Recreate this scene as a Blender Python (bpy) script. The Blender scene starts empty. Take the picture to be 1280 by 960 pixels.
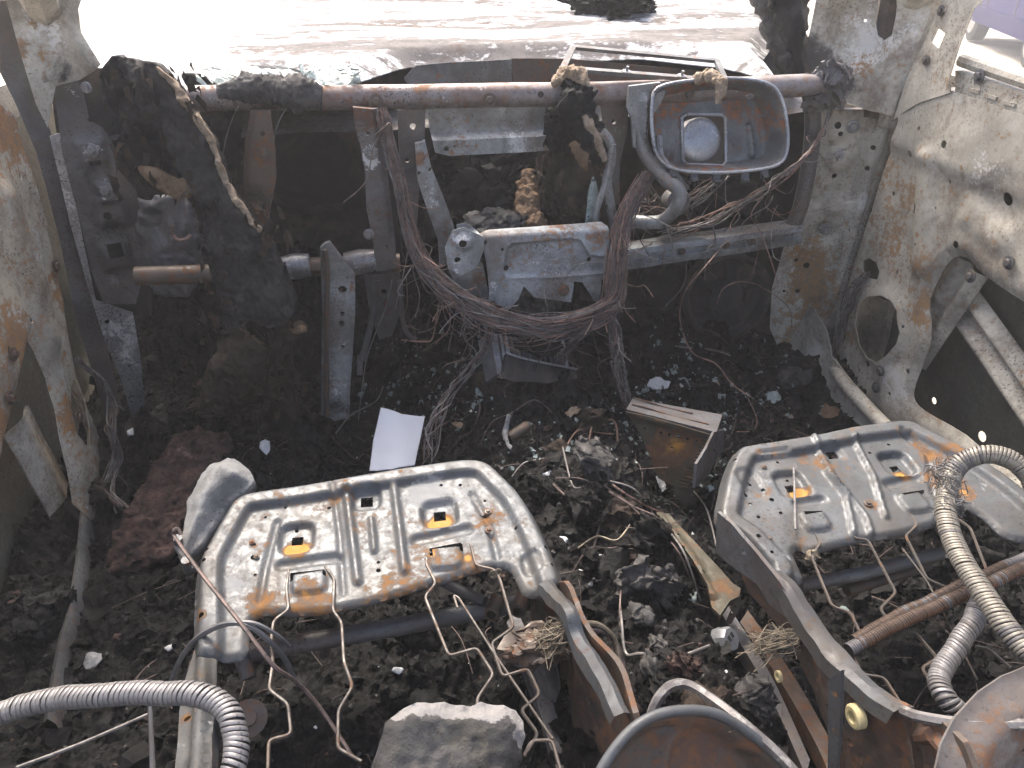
import bpy, bmesh, math, random
import numpy as np
from mathutils import Vector, Matrix, geometry, noise as mnoise
random.seed(7); RNG = np.random.default_rng(7)
SC = bpy.context.scene
COL = SC.collection
R = math.radians

# ---------------------------------------------------------------- camera, world, sun, exposure
F = 931.0; CAM = np.array([0.0, 0.0, 1.06]); YAW, PIT = R(10), R(32)
FW = np.array([math.sin(YAW)*math.cos(PIT), math.cos(YAW)*math.cos(PIT), -math.sin(PIT)])
RT = np.array([math.cos(YAW), -math.sin(YAW), 0.0]); UP = np.cross(RT, FW)
cd = bpy.data.cameras.new('camera'); cam = bpy.data.objects.new('camera', cd); COL.objects.link(cam)
cd.sensor_width = 36.0; cd.lens = F/1280*36; cd.clip_start = 0.02; cd.clip_end = 500
cam.matrix_world = Matrix(((RT[0], UP[0], -FW[0], CAM[0]), (RT[1], UP[1], -FW[1], CAM[1]), (RT[2], UP[2], -FW[2], CAM[2]), (0, 0, 0, 1)))
SC.camera = cam
SUN_EL, SUN_AZ = 56.0, -12.0          # azimuth from +y towards +x (negative: front left)
w = bpy.data.worlds.new('World'); SC.world = w; w.use_nodes = True
wn = w.node_tree.nodes; bg = wn['Background']
sky = wn.new('ShaderNodeTexSky'); sky.sky_type = 'NISHITA'; sky.sun_disc = False
sky.sun_elevation = R(SUN_EL); sky.sun_rotation = R(SUN_AZ); sky.air_density = 0.7; sky.dust_density = 7.0; sky.ozone_density = 0.4
bg.inputs['Strength'].default_value = 0.15
w.node_tree.links.new(sky.outputs[0], bg.inputs['Color'])
sl = bpy.data.lights.new('sun', 'SUN'); sl.energy = 1.2; sl.angle = R(12); sl.color = (1, 0.955, 0.89)
so = bpy.data.objects.new('sun', sl); COL.objects.link(so)
sd = Vector((math.sin(R(SUN_AZ))*math.cos(R(SUN_EL)), math.cos(R(SUN_AZ))*math.cos(R(SUN_EL)), math.sin(R(SUN_EL))))
so.rotation_euler = sd.to_track_quat('Z', 'Y').to_euler(); so.location = (0, 0, 8)
SC.view_settings.view_transform = 'Standard'; SC.view_settings.look = 'None'; SC.view_settings.gamma = 1
SC.view_settings.exposure = 1.9
SC.cycles.max_bounces = 6; SC.cycles.diffuse_bounces = 4

# ---------------------------------------------------------------- projection helpers (photo pixel -> point on a real plane of the car)
def ray(px, py): return FW + RT*(px-640)/F + UP*(480-py)/F
def at(px, py, ax, v):
    d = ray(px, py); i = 'xyz'.index(ax); return CAM + d*((v-CAM[i])/d[i])
def pxm(p, n):                        # n photo pixels at point p, in metres
    return n*float((np.asarray(p)-CAM) @ FW)/F
def nrm(v): v = np.asarray(v, float); return v/np.linalg.norm(v)
class PL:
    def __init__(s, o, U, V):
        s.o = np.asarray(o, float); s.U = nrm(U); V = np.asarray(V, float); s.V = nrm(V-s.U*(V@s.U)); s.N = np.cross(s.U, s.V)
        if s.N @ (CAM-s.o) < 0: s.flip = True
        else: s.flip = False
    def px(s, x, y):
        d = ray(x, y); t = ((s.o-CAM) @ s.N)/(d @ s.N); p = CAM+d*t-s.o; return (p@s.U, p@s.V)
    def pts(s, L): return [s.px(*p) for p in L]
    def p3(s, uv, h=0.0):
        uv = np.atleast_2d(uv); n = -s.N if s.flip else s.N
        return s.o + uv[:, :1]*s.U + uv[:, 1:2]*s.V + np.reshape(h, (-1, 1))*n if np.size(h) > 1 else s.o + uv[:, :1]*s.U + uv[:, 1:2]*s.V + h*n
    def P(s, x, y, h=0.0): return s.p3([s.px(x, y)], h)[0]

# ---------------------------------------------------------------- numpy noise
def _h(ix, iy, iz):
    n = (ix.astype(np.int64)*374761393 + iy.astype(np.int64)*668265263 + iz.astype(np.int64)*2147483647) & 0x7fffffff
    n = ((n ^ (n >> 13))*1274126177) & 0x7fffffff
    return ((n ^ (n >> 16)) & 0xffff)/32767.5-1
def vnoise(p):
    i = np.floor(p); f = p-i; f = f*f*f*(f*(f*6-15)+10); x, y, z = i[:, 0], i[:, 1], i[:, 2]; r = 0
    for a in (0, 1):
        for b in (0, 1):
            for c in (0, 1):
                r = r + _h(x+a, y+b, z+c)*(f[:, 0] if a else 1-f[:, 0])*(f[:, 1] if b else 1-f[:, 1])*(f[:, 2] if c else 1-f[:, 2])
    return r
def fbm(p, s, o=4, g=0.5):
    p = np.atleast_2d(p)*s; a = 1; r = 0
    for k in range(o): r = r + a*vnoise(p+17.3*k); p = p*2.03; a *= g
    return r
def sst(x, a, b): t = np.clip((x-a)/(b-a), 0, 1); return t*t*(3-2*t)

# ---------------------------------------------------------------- mesh builder
def crm(P, k=6, closed=False):
    P = [np.asarray(p, float) for p in P]; n = len(P); out = []
    for i in range(n if closed else n-1):
        g = (lambda j: P[j % n]) if closed else (lambda j: P[min(max(j, 0), n-1)])
        a, b, c, d = g(i-1), g(i), g(i+1), g(i+2)
        for q in range(k):
            t = q/k; out.append(0.5*((2*b)+(c-a)*t+(2*a-5*b+4*c-d)*t*t+(3*b-a-3*c+d)*t**3))
    if not closed: out.append(P[-1])
    return out
def rnd(P, r, k=4):                   # polyline with rounded corners
    P = [np.asarray(p, float) for p in P]; out = [P[0]]
    for a, b, c in zip(P, P[1:], P[2:]):
        la, lc = np.linalg.norm(a-b), np.linalg.norm(c-b); q = min(r, la*.45, lc*.45)
        s, e = b+(a-b)/la*q, b+(c-b)/lc*q
        for i in range(k+1):
            t = i/k; out.append((1-t)**2*s+2*t*(1-t)*b+t*t*e)
    return out+[P[-1]]
def rot(n):                           # frame with z along n
    n = nrm(n); a = np.array([0, 0, 1.]) if abs(n[2]) < .9 else np.array([1., 0, 0]); x = nrm(np.cross(a, n)); return np.array([x, np.cross(n, x), n]).T
class MB:
    def __init__(s): s.v = []; s.f = []; s.w = []; s.n = 0
    def add(s, v, f, wear=None):
        v = np.asarray(v, float); s.v.append(v); s.f += [tuple(int(i)+s.n for i in q) for q in f]
        s.w.append(np.zeros((len(v), 3)) if wear is None else wear); s.n += len(v); return s
    def tube(s, P, r, n=8, cap=True, wear=None):
        P = [np.asarray(p, float) for p in P]; m = len(P); r = np.broadcast_to(r, (m,)); V = []
        t = [nrm(P[min(i+1, m-1)]-P[max(i-1, 0)]+1e-9) for i in range(m)]; x = rot(t[0])[:, 0]
        for i in range(m):
            x = nrm(x-t[i]*(x@t[i])); y = np.cross(t[i], x)
            for k in range(n): a = 2*math.pi*k/n; V.append(P[i]+r[i]*(math.cos(a)*x+math.sin(a)*y))
        Q = [(i*n+k, i*n+(k+1) % n, (i+1)*n+(k+1) % n, (i+1)*n+k) for i in range(m-1) for k in range(n)]
        if cap: Q += [tuple(range(n))[::-1], tuple(range((m-1)*n, m*n))]
        return s.add(V, Q)
    def lathe(s, c, ax, prof, n=24):
        M = rot(ax); V = []; m = len(prof)
        for (r, h) in prof:
            for k in range(n): a = 2*math.pi*k/n; V.append(np.asarray(c)+M@np.array([r*math.cos(a), r*math.sin(a), h]))
        Q = [(i*n+k, i*n+(k+1) % n, (i+1)*n+(k+1) % n, (i+1)*n+k) for i in range(m-1) for k in range(n)]
        Q += [tuple(range(n))[::-1], tuple(range((m-1)*n, m*n))]
        return s.add(V, Q)
    def bolt(s, c, ax, r):
        s.lathe(c, ax, [(r*1.7, 0), (r*1.7, r*.25), (r*1.55, r*.3), (r*1.05, r*.31)], 16)
        return s.lathe(np.asarray(c)+nrm(ax)*r*.28, ax, [(r, 0), (r, r*.6), (r*.8, r*.75)], 6)
    def box(s, c, size, M=None):
        M = np.eye(3) if M is None else M; V = [np.asarray(c)+M@(np.array([a, b, d])*np.asarray(size)/2) for a in (-1, 1) for b in (-1, 1) for d in (-1, 1)]
        return s.add(V, [(0, 1, 3, 2), (4, 6, 7, 5), (0, 4, 5, 1), (2, 3, 7, 6), (0, 2, 6, 4), (1, 5, 7, 3)])
    def prism(s, A, B):               # two equal polygons joined
        n = len(A); return s.add(list(A)+list(B), [tuple(range(n))[::-1], tuple(range(n, 2*n))]+[(k, (k+1) % n, n+(k+1) % n, n+k) for k in range(n)])
    def lump(s, c, size, M=None, amp=.25, sc=2.5, sub=4, oct=5, seed=0, flat=None):
        v, f = ICO[sub]; sd_ = v+seed*3.7; wv = v+.35*np.stack([fbm(sd_+k*5.1, sc*.8, 4) for k in range(3)], 1)
        d = wv*(1+amp*.45*fbm(sd_+wv*.3, sc*.6, 3, .5)+amp*.28*np.abs(fbm(sd_+wv, sc*1.9, 4, .6))+amp*.10*fbm(sd_+4, sc*7, 3, .6))[:, None]
        if flat is not None: d = np.sign(d)*np.abs(d)**flat
        d = d*np.asarray(size)/2; M = np.eye(3) if M is None else M
        return s.add(np.asarray(c)+d@M.T, f)
    def build(s, name, mat, parent=None, ang=40, base=None, **props):
        me = bpy.data.meshes.new(name); V = np.concatenate(s.v); o = bpy.data.objects.new(name, me)
        if parent is not None: org = np.array(WLOC[parent.name])
        elif base is not None: org = np.asarray(base, float)
        else: org = np.array([(V[:, 0].min()+V[:, 0].max())/2, (V[:, 1].min()+V[:, 1].max())/2, V[:, 2].min()])
        me.from_pydata((V-org).tolist(), [], s.f); W = np.concatenate(s.w)
        if W.any():
            a = me.attributes.new('wear', 'FLOAT_COLOR', 'POINT'); c = np.ones((len(V), 4)); c[:, :3] = W; a.data.foreach_set('color', c.ravel())
        me.polygons.foreach_set('use_smooth', [True]*len(me.polygons)); me.update()
        if ang < 180: me.set_sharp_from_angle(angle=R(ang))
        me.materials.append(mat); COL.objects.link(o); WLOC[o.name] = org
        if parent is not None:
            o.parent = parent; o.location = (0, 0, 0)
        else: o.location = org
        for k, x in props.items(): o[k] = x
        return o
WLOC = {}
ICO = {}
for k_ in (1, 2, 3, 4, 5, 6):
    b_ = bmesh.new(); bmesh.ops.create_icosphere(b_, subdivisions=k_, radius=1); b_.verts.ensure_lookup_table()
    ICO[k_] = (np.array([v.co[:] for v in b_.verts]), [tuple(v.index for v in f.verts) for f in b_.faces]); b_.free()
def thing(name, label, cat, loc, group=None):
    o = bpy.data.objects.new(name, None); COL.objects.link(o); o.location = Vector(loc); o['label'] = label; o['category'] = cat
    o.empty_display_size = .05
    if group: o['group'] = group
    WLOC[o.name] = np.asarray(loc, float); return o
def T(o, label, cat, group=None):
    o['label'] = label; o['category'] = cat
    if group: o['group'] = group
    return o

# polygons on a plane
def circ(c, r, n=16, ry=None, a=0):
    ry = ry or r; ca, sa = math.cos(a), math.sin(a)
    return [(c[0]+ca*r*math.cos(2*math.pi*k/n)-sa*ry*math.sin(2*math.pi*k/n), c[1]+sa*r*math.cos(2*math.pi*k/n)+ca*ry*math.sin(2*math.pi*k/n)) for k in range(n)]
def rect(c, w_, h_, a=0):
    ca, sa = math.cos(a), math.sin(a); return [(c[0]+ca*x-sa*y, c[1]+sa*x+ca*y) for x, y in ((-w_/2, -h_/2), (w_/2, -h_/2), (w_/2, h_/2), (-w_/2, h_/2))]
def inpoly(P, poly):
    x, y = P[:, 0], P[:, 1]; c = np.zeros(len(P), bool); q = np.asarray(poly); j = len(q)-1
    for i in range(len(q)):
        m = ((q[i, 1] > y) != (q[j, 1] > y)); xi = (q[j, 0]-q[i, 0])*(y-q[i, 1])/(q[j, 1]-q[i, 1]+1e-12)+q[i, 0]
        c ^= m & (x < xi); j = i
    return c
def dline(P, L, closed=False):        # distance to a polyline
    L = np.asarray(L, float); d = np.full(len(P), 9e9); n = len(L)
    for i in range(n if closed else n-1):
        a, b = L[i], L[(i+1) % n]; ab = b-a; t = np.clip(((P-a)@ab)/(ab@ab+1e-12), 0, 1); d = np.minimum(d, np.hypot(*(P-a-t[:, None]*ab).T))
    return d
def resamp(L, res):
    out = []; n = len(L)
    for i in range(n):
        a, b = np.asarray(L[i], float), np.asarray(L[(i+1) % n], float); k = max(1, int(np.linalg.norm(b-a)/res)); out += [a+(b-a)*q/k for q in range(k)]
    return out
def sheet(mb, pl, outline, holes=(), h=None, res=.008, th=.0015, wear=None, rim=0.0):
    """sheet metal: outline with holes, grid points inside, height field h(uv), thickness th"""
    outline = resamp(outline, res); loops = [outline]+[list(map(np.asarray, q)) for q in holes]; V = []; E = []
    for L in loops:
        b = len(V); V += [np.asarray(p, float) for p in L]; E += [(b+i, b+(i+1) % len(L)) for i in range(len(L))]
    O = np.array(outline); lo, hi = O.min(0), O.max(0)
    if (hi-lo).max() > 4: raise ValueError('sheet too large %s' % (hi-lo))
    gx, gy = np.meshgrid(np.arange(lo[0], hi[0], res), np.arange(lo[1], hi[1], res*.866))
    gx = gx+(np.arange(gx.shape[0]) % 2)[:, None]*res/2; G = np.stack([gx.ravel(), gy.ravel()], 1); G += RNG.uniform(-.08, .08, G.shape)*res
    ok = inpoly(G, outline) & (dline(G, outline, True) > res*.45)
    for q in holes: ok &= ~inpoly(G, q)
    G = G[ok]
    for q in holes:
        if len(G): G = G[dline(G, q, True) > res*.3]
    V += list(G)
    r = geometry.delaunay_2d_cdt([Vector((float(p[0]), float(p[1]))) for p in V], E, [], 0, 1e-7)
    UV = np.array([v[:] for v in r[0]]); T_ = np.array([f[:] for f in r[2] if len(f) == 3])
    c = UV[T_].mean(1); ok = inpoly(c, outline)
    for q in holes: ok &= ~inpoly(c, q)
    T_ = T_[ok]; u = np.unique(T_); mp = -np.ones(len(UV), int); mp[u] = range(len(u)); UV = UV[u]; T_ = mp[T_]
    H = np.zeros(len(UV)) if h is None else np.asarray(h(UV), float)
    top = pl.p3(UV, H); bot = pl.p3(UV, H-th) if th else None
    W = np.zeros((len(UV), 3)) if wear is None else wear(UV)
    n = len(UV); fl = pl.flip; tf = [tuple(t[::-1]) if fl else tuple(t) for t in T_.tolist()]
    ed = {}
    for t in tf:
        for a, b in ((t[0], t[1]), (t[1], t[2]), (t[2], t[0])): ed[(a, b)] = 1
    side = [(b, a, a+n, b+n) for (a, b) in ed if (b, a) not in ed]
    mb.add(np.concatenate([top, bot]), tf+[(t[2]+n, t[1]+n, t[0]+n) for t in tf]+side, np.concatenate([W, W])); return mb

# ---------------------------------------------------------------- materials
class NT:
    def __init__(s, name):
        s.m = bpy.data.materials.new(name); s.m.use_nodes = True; s.t = s.m.node_tree; s.p = s.t.nodes['Principled BSDF']; s.tc = s.t.nodes.new('ShaderNodeTexCoord').outputs['Object']
    def n(s, t, **k):
        x = s.t.nodes.new(t)
        for a, b in k.items(): setattr(x, a, b)
        return x
    def l(s, a, b):
        if isinstance(a, (int, float)): b.default_value = a
        elif isinstance(a, tuple): b.default_value = a if len(a) == 4 else (*a, 1)
        else: s.t.links.new(a, b)
    def noise(s, sc, det=6, rg=.6, dist=0, vec=None):
        x = s.n('ShaderNodeTexNoise'); s.l(vec or s.tc, x.inputs['Vector']); x.inputs['Scale'].default_value = sc; x.inputs['Detail'].default_value = det; x.inputs['Roughness'].default_value = rg; x.inputs['Distortion'].default_value = dist; return x.outputs['Fac']
    def vor(s, sc, feat='F1', vec=None):
        x = s.n('ShaderNodeTexVoronoi', feature=feat); s.l(vec or s.tc, x.inputs['Vector']); x.inputs['Scale'].default_value = sc; return x.outputs['Distance']
    def mp(s, v, a, b, c=0., d=1.):
        x = s.n('ShaderNodeMapRange', interpolation_type='SMOOTHSTEP'); s.l(v, x.inputs[0]); s.l(a, x.inputs[1]); s.l(b, x.inputs[2]); x.inputs[3].default_value = c; x.inputs[4].default_value = d; return x.outputs[0]
    def math(s, op, a, b=0.):
        x = s.n('ShaderNodeMath', operation=op); x.use_clamp = op in ('ADD', 'SUBTRACT'); s.l(a, x.inputs[0]); s.l(b, x.inputs[1]); return x.outputs[0]
    def mix(s, f, a, b):
        x = s.n('ShaderNodeMix', data_type='RGBA'); s.l(f, x.inputs[0]); s.l(a, x.inputs[6]); s.l(b, x.inputs[7]); return x.outputs[2]
    def scale(s, v):
        x = s.n('ShaderNodeMapping'); s.l(s.tc, x.inputs[0]); x.inputs['Scale'].default_value = v; return x.outputs[0]
    def out(s, col, rough, metal=0., bump=None, bs=.3, bd=.002, spec=.5):
        s.l(col, s.p.inputs['Base Color']); s.l(rough, s.p.inputs['Roughness']); s.l(metal, s.p.inputs['Metallic']); s.p.inputs['Specular IOR Level'].default_value = spec
        if bump is not None:
            b = s.n('ShaderNodeBump'); b.inputs['Strength'].default_value = bs; b.inputs['Distance'].default_value = bd; s.l(bump, b.inputs['Height']); s.l(b.outputs[0], s.p.inputs['Normal'])
        return s.m
def burnt(name, A, B, rust=.4, ash=.3, soot=.3, RA=(.30, .10, .025), RB=(.10, .045, .022), ashc=(.62, .62, .60), metal=.35, rough=.5, sc=1.6, sootc=(.022, .020, .020), tint=.75, TC=(.13, .095, .072), bs=.45, bd=.0015):
    """heat-scaled sheet steel: two base tones, rust blooms, pale ash scale, soot; 'wear' vertex colours add rust / ash / soot"""
    t = NT(name); at_ = t.n('ShaderNodeAttribute', attribute_name='wear'); sp = t.n('ShaderNodeSeparateColor'); t.l(at_.outputs['Color'], sp.inputs[0])
    n1 = t.noise(7*sc, 8, .62, .6); n2 = t.noise(19*sc, 9, .68, .4); n3 = t.noise(46*sc, 8, .7); n4 = t.noise(11*sc, 9, .66, 1.2); nf = t.noise(260, 4, .6); nm = t.noise(110*sc, 5, .7)
    base = t.mix(t.mp(n1, .36, .64), A, B); base = t.mix(t.mp(nm, .35, .75, 0, .45), base, tuple(.6*x for x in A))
    n5p = t.noise(3.3*sc, 6, .6, 1); nt = t.noise(4.1*sc, 9, .62, .8); base = t.mix(t.mp(t.math('ADD', t.math('MULTIPLY', nt, .7), t.math('MULTIPLY', n3, .3)), .44, .66, 0, tint), base, TC)
    pit = t.mp(t.math('ADD', t.math('MULTIPLY', nf, .4), t.math('ADD', t.math('MULTIPLY', nm, .35), t.math('MULTIPLY', n5p, .25))), .54, .60, 0, .8); base = t.mix(pit, base, (.035, .028, .024))
    rn = t.math('ADD', t.math('MULTIPLY', n2, .55), t.math('MULTIPLY', n3, .45))
    rn = t.math('ADD', rn, t.math('MULTIPLY', sp.outputs[0], .45))
    rf = t.mp(rn, .68-.3*rust, .80-.3*rust)
    rc = t.mix(t.mp(n3, .42, .62), RB, RA); rc = t.mix(t.mp(t.math('MULTIPLY', sp.outputs[0], t.math('ADD', n3, .35)), .45, .75), rc, (.40, .19, .025)); col = t.mix(t.math('MULTIPLY', rf, .85), base, rc)
    an = t.math('ADD', t.math('MULTIPLY', n4, .55), t.math('MULTIPLY', nm, .45)); an = t.math('ADD', an, t.math('MULTIPLY', sp.outputs[1], .4))
    af = t.mp(an, .70-.28*ash, .78-.28*ash); col = t.mix(t.math('MULTIPLY', af, .8), col, ashc)
    n5 = t.noise(5.3*sc, 10, .7, .9); sn = t.math('ADD', t.math('MULTIPLY', n5, .7), t.math('MULTIPLY', n2, .3)); sn = t.math('ADD', sn, t.math('MULTIPLY', sp.outputs[2], .5))
    sf = t.mp(sn, .72-.34*soot, .86-.34*soot); col = t.mix(t.math('MULTIPLY', sf, .9), col, sootc)
    bm = t.math('ADD', t.math('MULTIPLY', rf, .3), t.math('MULTIPLY', nf, .35)); bm = t.math('ADD', bm, t.math('MULTIPLY', nm, .35))
    ro = t.mp(n3, .3, .7, rough-.13, rough+.2); dull = t.math('ADD', rf, t.math('ADD', af, sf)); ro = t.math('ADD', ro, t.math('MULTIPLY', dull, .3))
    return t.out(col, ro, t.math('MULTIPLY', t.math('SUBTRACT', 1., dull), metal), bm, bs, bd)
M = {}
M['steel'] = burnt('heat_greyed_steel', (.17, .178, .18), (.09, .092, .09), .46, .28, .34, metal=.35, ashc=(.45, .455, .45))
M['pan'] = burnt('seat_pan_steel', (.092, .100, .106), (.058, .061, .062), .40, .22, .34, metal=.25, rough=.5, ashc=(.20, .207, .207), RA=(.17, .075, .014), RB=(.065, .038, .02), tint=.6, TC=(.082, .066, .047))
M['dsteel'] = burnt('lit_scaled_frame_steel', (.34, .355, .355), (.15, .152, .146), .46, .36, .34, metal=.3, ashc=(.62, .62, .61), RA=(.24, .10, .03))  # lighter copy of the steel: light on the dash put into the colour
M['dpan'] = burnt('lit_blue_scaled_frame_steel', (.31, .335, .345), (.17, .178, .178), .42, .34, .22, metal=.3, ashc=(.60, .61, .62), RA=(.26, .12, .04), sc=2)  # lighter copy of the pan steel, dash light painted in likewise
M['dark'] = burnt('sooty_steel', (.13, .13, .135), (.07, .066, .064), .32, .22, .42, metal=.25, RA=(.13, .05, .022), RB=(.06, .032, .02))
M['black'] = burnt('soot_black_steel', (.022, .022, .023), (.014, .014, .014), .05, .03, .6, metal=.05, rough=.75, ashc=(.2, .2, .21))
M['rust'] = burnt('rusted_steel', (.085, .064, .048), (.055, .045, .037), .66, .13, .38, metal=.2, RA=(.17, .075, .03), RB=(.085, .045, .03), ashc=(.26, .245, .23))
M['tube'] = burnt('purple_brown_scaled_tube', (.18, .125, .11), (.25, .235, .23), .56, .42, .44, metal=.3, RA=(.24, .11, .045), RB=(.08, .045, .033), sc=1.1)
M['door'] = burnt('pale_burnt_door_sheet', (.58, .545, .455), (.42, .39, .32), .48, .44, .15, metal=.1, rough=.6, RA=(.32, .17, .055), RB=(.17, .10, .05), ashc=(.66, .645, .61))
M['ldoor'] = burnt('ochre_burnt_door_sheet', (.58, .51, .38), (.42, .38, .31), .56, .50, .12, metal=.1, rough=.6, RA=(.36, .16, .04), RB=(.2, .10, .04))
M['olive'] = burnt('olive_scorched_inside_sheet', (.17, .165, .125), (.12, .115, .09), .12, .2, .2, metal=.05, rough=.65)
M['rustd'] = burnt('dark_rusted_conduit', (.07, .045, .03), (.05, .032, .022), .7, .03, .3, metal=.1, RA=(.15, .06, .02), RB=(.07, .035, .02), sc=2)
M['disc'] = burnt('brown_grey_scaled_plate', (.125, .115, .108), (.085, .07, .06), .42, .16, .34, metal=.2, rough=.6, RA=(.15, .07, .03), RB=(.08, .045, .028), ashc=(.22, .21, .20))
M['brass'] = burnt('yellowed_steel', (.058, .052, .032), (.036, .032, .021), .62, .16, .45, metal=.15, rough=.65, RA=(.15, .085, .04), ashc=(.14, .135, .105))
M['alu'] = burnt('burnt_aluminium', (.30, .31, .32), (.17, .17, .18), .02, .5, .3, metal=.5, rough=.4)
M['silver'] = burnt('bare_pale_metal', (.42, .425, .43), (.28, .285, .30), .08, .4, .14, metal=.6, rough=.35)
M['spring'] = burnt('spring_wire_steel', (.085, .076, .066), (.05, .042, .035), .5, .0, .3, metal=.3, sc=2, RA=(.13, .065, .03))
M['hose'] = burnt('grey_conduit_steel', (.27, .265, .26), (.15, .147, .145), .12, .3, .16, metal=.45, rough=.42, sc=2)
M['hosed'] = burnt('sooty_conduit_steel', (.15, .145, .14), (.08, .076, .07), .4, .12, .45, metal=.3, sc=2, RA=(.2, .1, .04))
M['hoseb'] = burnt('browned_conduit_steel', (.30, .28, .23), (.17, .15, .12), .4, .25, .2, metal=.4, sc=2, RA=(.26, .13, .05))
def char(name, A, B, C_=None, cf=.0, rough=.85, sc=1.0, bs=.9, bd=.006, speck=.0):
    t = NT(name); n1 = t.noise(16*sc, 10, .7, .5); n2 = t.noise(70*sc, 8, .7); v = t.vor(60*sc); n3 = t.noise(8*sc, 8, .65, 1.5); n4 = t.noise(150*sc, 4, .7)
    col = t.mix(t.mp(n1, .35, .68), A, B)
    if C_: col = t.mix(t.math('MULTIPLY', t.mp(t.math('ADD', t.math('MULTIPLY', n3, .7), t.math('MULTIPLY', n2, .3)), .66-.3*cf, .78-.3*cf), .9), col, C_)
    if speck: col = t.mix(t.mp(n4, .74-speck*.1, .78-speck*.1), col, (.5, .5, .49))
    h = t.math('ADD', t.math('MULTIPLY', n2, .6), t.math('MULTIPLY', v, .5))
    return t.out(col, t.mp(n2, .35, .65, rough-.25, rough+.1), 0., h, bs, bd, .16)
M['char'] = char('black_char', (.0048, .0048, .0048), (.0135, .0132, .013), (.065, .062, .06), .14, .68)
M['rubble'] = char('ashy_rubble', (.0048, .0046, .0044), (.0135, .0128, .012), (.060, .055, .050), .20, .8, 1.6, 1.2, .006, speck=.35)
M['charp'] = char('charred_laminate', (.014, .0135, .013), (.046, .043, .040), (.13, .12, .11), .36, .7, 1.3, 1.1, .005)
M['charb'] = char('brown_char', (.022, .017, .014), (.055, .04, .03), (.15, .095, .06), .4, .85)
M['charg'] = char('grey_ash_crust', (.035, .034, .033), (.10, .096, .092), (.22, .21, .20), .3, .85, 1.3)
M['carpet'] = char('scorched_carpet', (.03, .022, .02), (.10, .062, .052), (.20, .14, .12), .35, .85, 1.6, 1.3, .006, speck=.3)
M['foam'] = char('tan_burnt_fibre', (.12, .075, .045), (.24, .165, .105), (.035, .028, .022), .45, .9, 2.0)
M['tan'] = char('tan_fibre_and_lit_edge', (.22, .165, .11), (.36, .29, .22), (.05, .04, .03), .45, .9, 2.5)
M['pale'] = char('pale_ash_lump', (.20, .20, .195), (.36, .36, .35), (.11, .105, .09), .45, .85, 1.2)
M['white'] = char('white_ash_flake', (.55, .56, .56), (.75, .75, .74), None, 0, .7, 2)
M['block'] = char('sooty_foam_block', (.05, .049, .047), (.10, .098, .094), (.30, .28, .22), .42, .9, 1.0, 1.0, .004)
M['blockw'] = burnt('sooty_concrete_like_foam', (.085, .083, .078), (.045, .044, .042), .02, .26, .46, metal=0, rough=.9, ashc=(.34, .33, .31), sc=1.6, tint=.5, TC=(.15, .135, .09), bs=1., bd=.006)
M['wing'] = burnt('pale_scorched_wing', (.30, .305, .30), (.20, .20, .19), .22, .46, .22, metal=0, rough=.8, ashc=(.48, .48, .47), RA=(.2, .15, .08), RB=(.12, .10, .07), tint=.4, TC=(.18, .16, .12), bs=.9, bd=.004)
def glassy():
    t = NT('melted_green_glass'); n = t.noise(40, 6, .6); c = t.mix(t.mp(n, .35, .65), (.26, .33, .31), (.46, .53, .51)); c = t.mix(t.mp(t.noise(90, 5, .6), .55, .65), c, (.05, .06, .06))
    m = t.out(c, .18, 0., t.noise(120, 4), .4, .002); t.p.inputs['Transmission Weight'].default_value = .35; return m
M['glass'] = glassy()
def copper(name, A, B, C_):
    t = NT(name); n = t.noise(30, 7, .65); c = t.mix(t.mp(n, .4, .6), A, B); c = t.mix(t.mp(t.noise(75, 5, .7), .52, .62), c, C_); return t.out(c, .55, .35, t.noise(400, 3), .3, .001)
M['copper'] = copper('scorched_copper_wire', (.15, .108, .095), (.085, .063, .056), (.045, .038, .035))
M['copperb'] = copper('bright_copper_wire', (.27, .165, .13), (.15, .098, .08), (.08, .05, .04))
M['wire'] = copper('grey_steel_wire', (.20, .19, .18), (.11, .10, .095), (.26, .25, .23))
def plain(name, c, rough=.5, metal=0., c2=None, sc=20):
    t = NT(name); n = t.noise(sc, 6, .6); return t.out(t.mix(t.mp(n, .3, .7), c, c2 or tuple(.85*x for x in c)), rough, metal, t.noise(sc*6, 4), .1, .001)
M['braid'] = plain('braided_straw_metal', (.24, .20, .14), .5, .3, (.07, .06, .045), 80)
M['yellow'] = plain('yellowed_nylon_bush', (.60, .52, .28), .5, 0, (.42, .36, .2))
M['rubber'] = plain('burnt_cable_sheath', (.07, .07, .072), .5, 0, (.15, .15, .15), 30)
M['purple'] = plain('violet_blue_car_paint', (.018, .016, .075), .6, 0)
M['lilac'] = plain('lilac_car_paint', (.028, .026, .10), .6, 0)
for q_ in ('purple', 'lilac'): M[q_].node_tree.nodes['Principled BSDF'].inputs['Specular IOR Level'].default_value = .12
M['tyre'] = plain('tyre_rubber', (.02, .02, .02), .8)
M['dglass'] = plain('dark_car_glass', (.02, .024, .03), .06)
def paper():
    t = NT('white_paper'); n = t.noise(9, 5, .6, .4); c = t.mix(t.mp(t.vor(13), .1, .34), (.62, .64, .70), (.90, .905, .91)); c = t.mix(t.mp(n, .52, .56, 0, .25), (.90, .905, .91), c); return t.out(c, .8, 0., n, .1, .002)
M['paper'] = paper()
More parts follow.
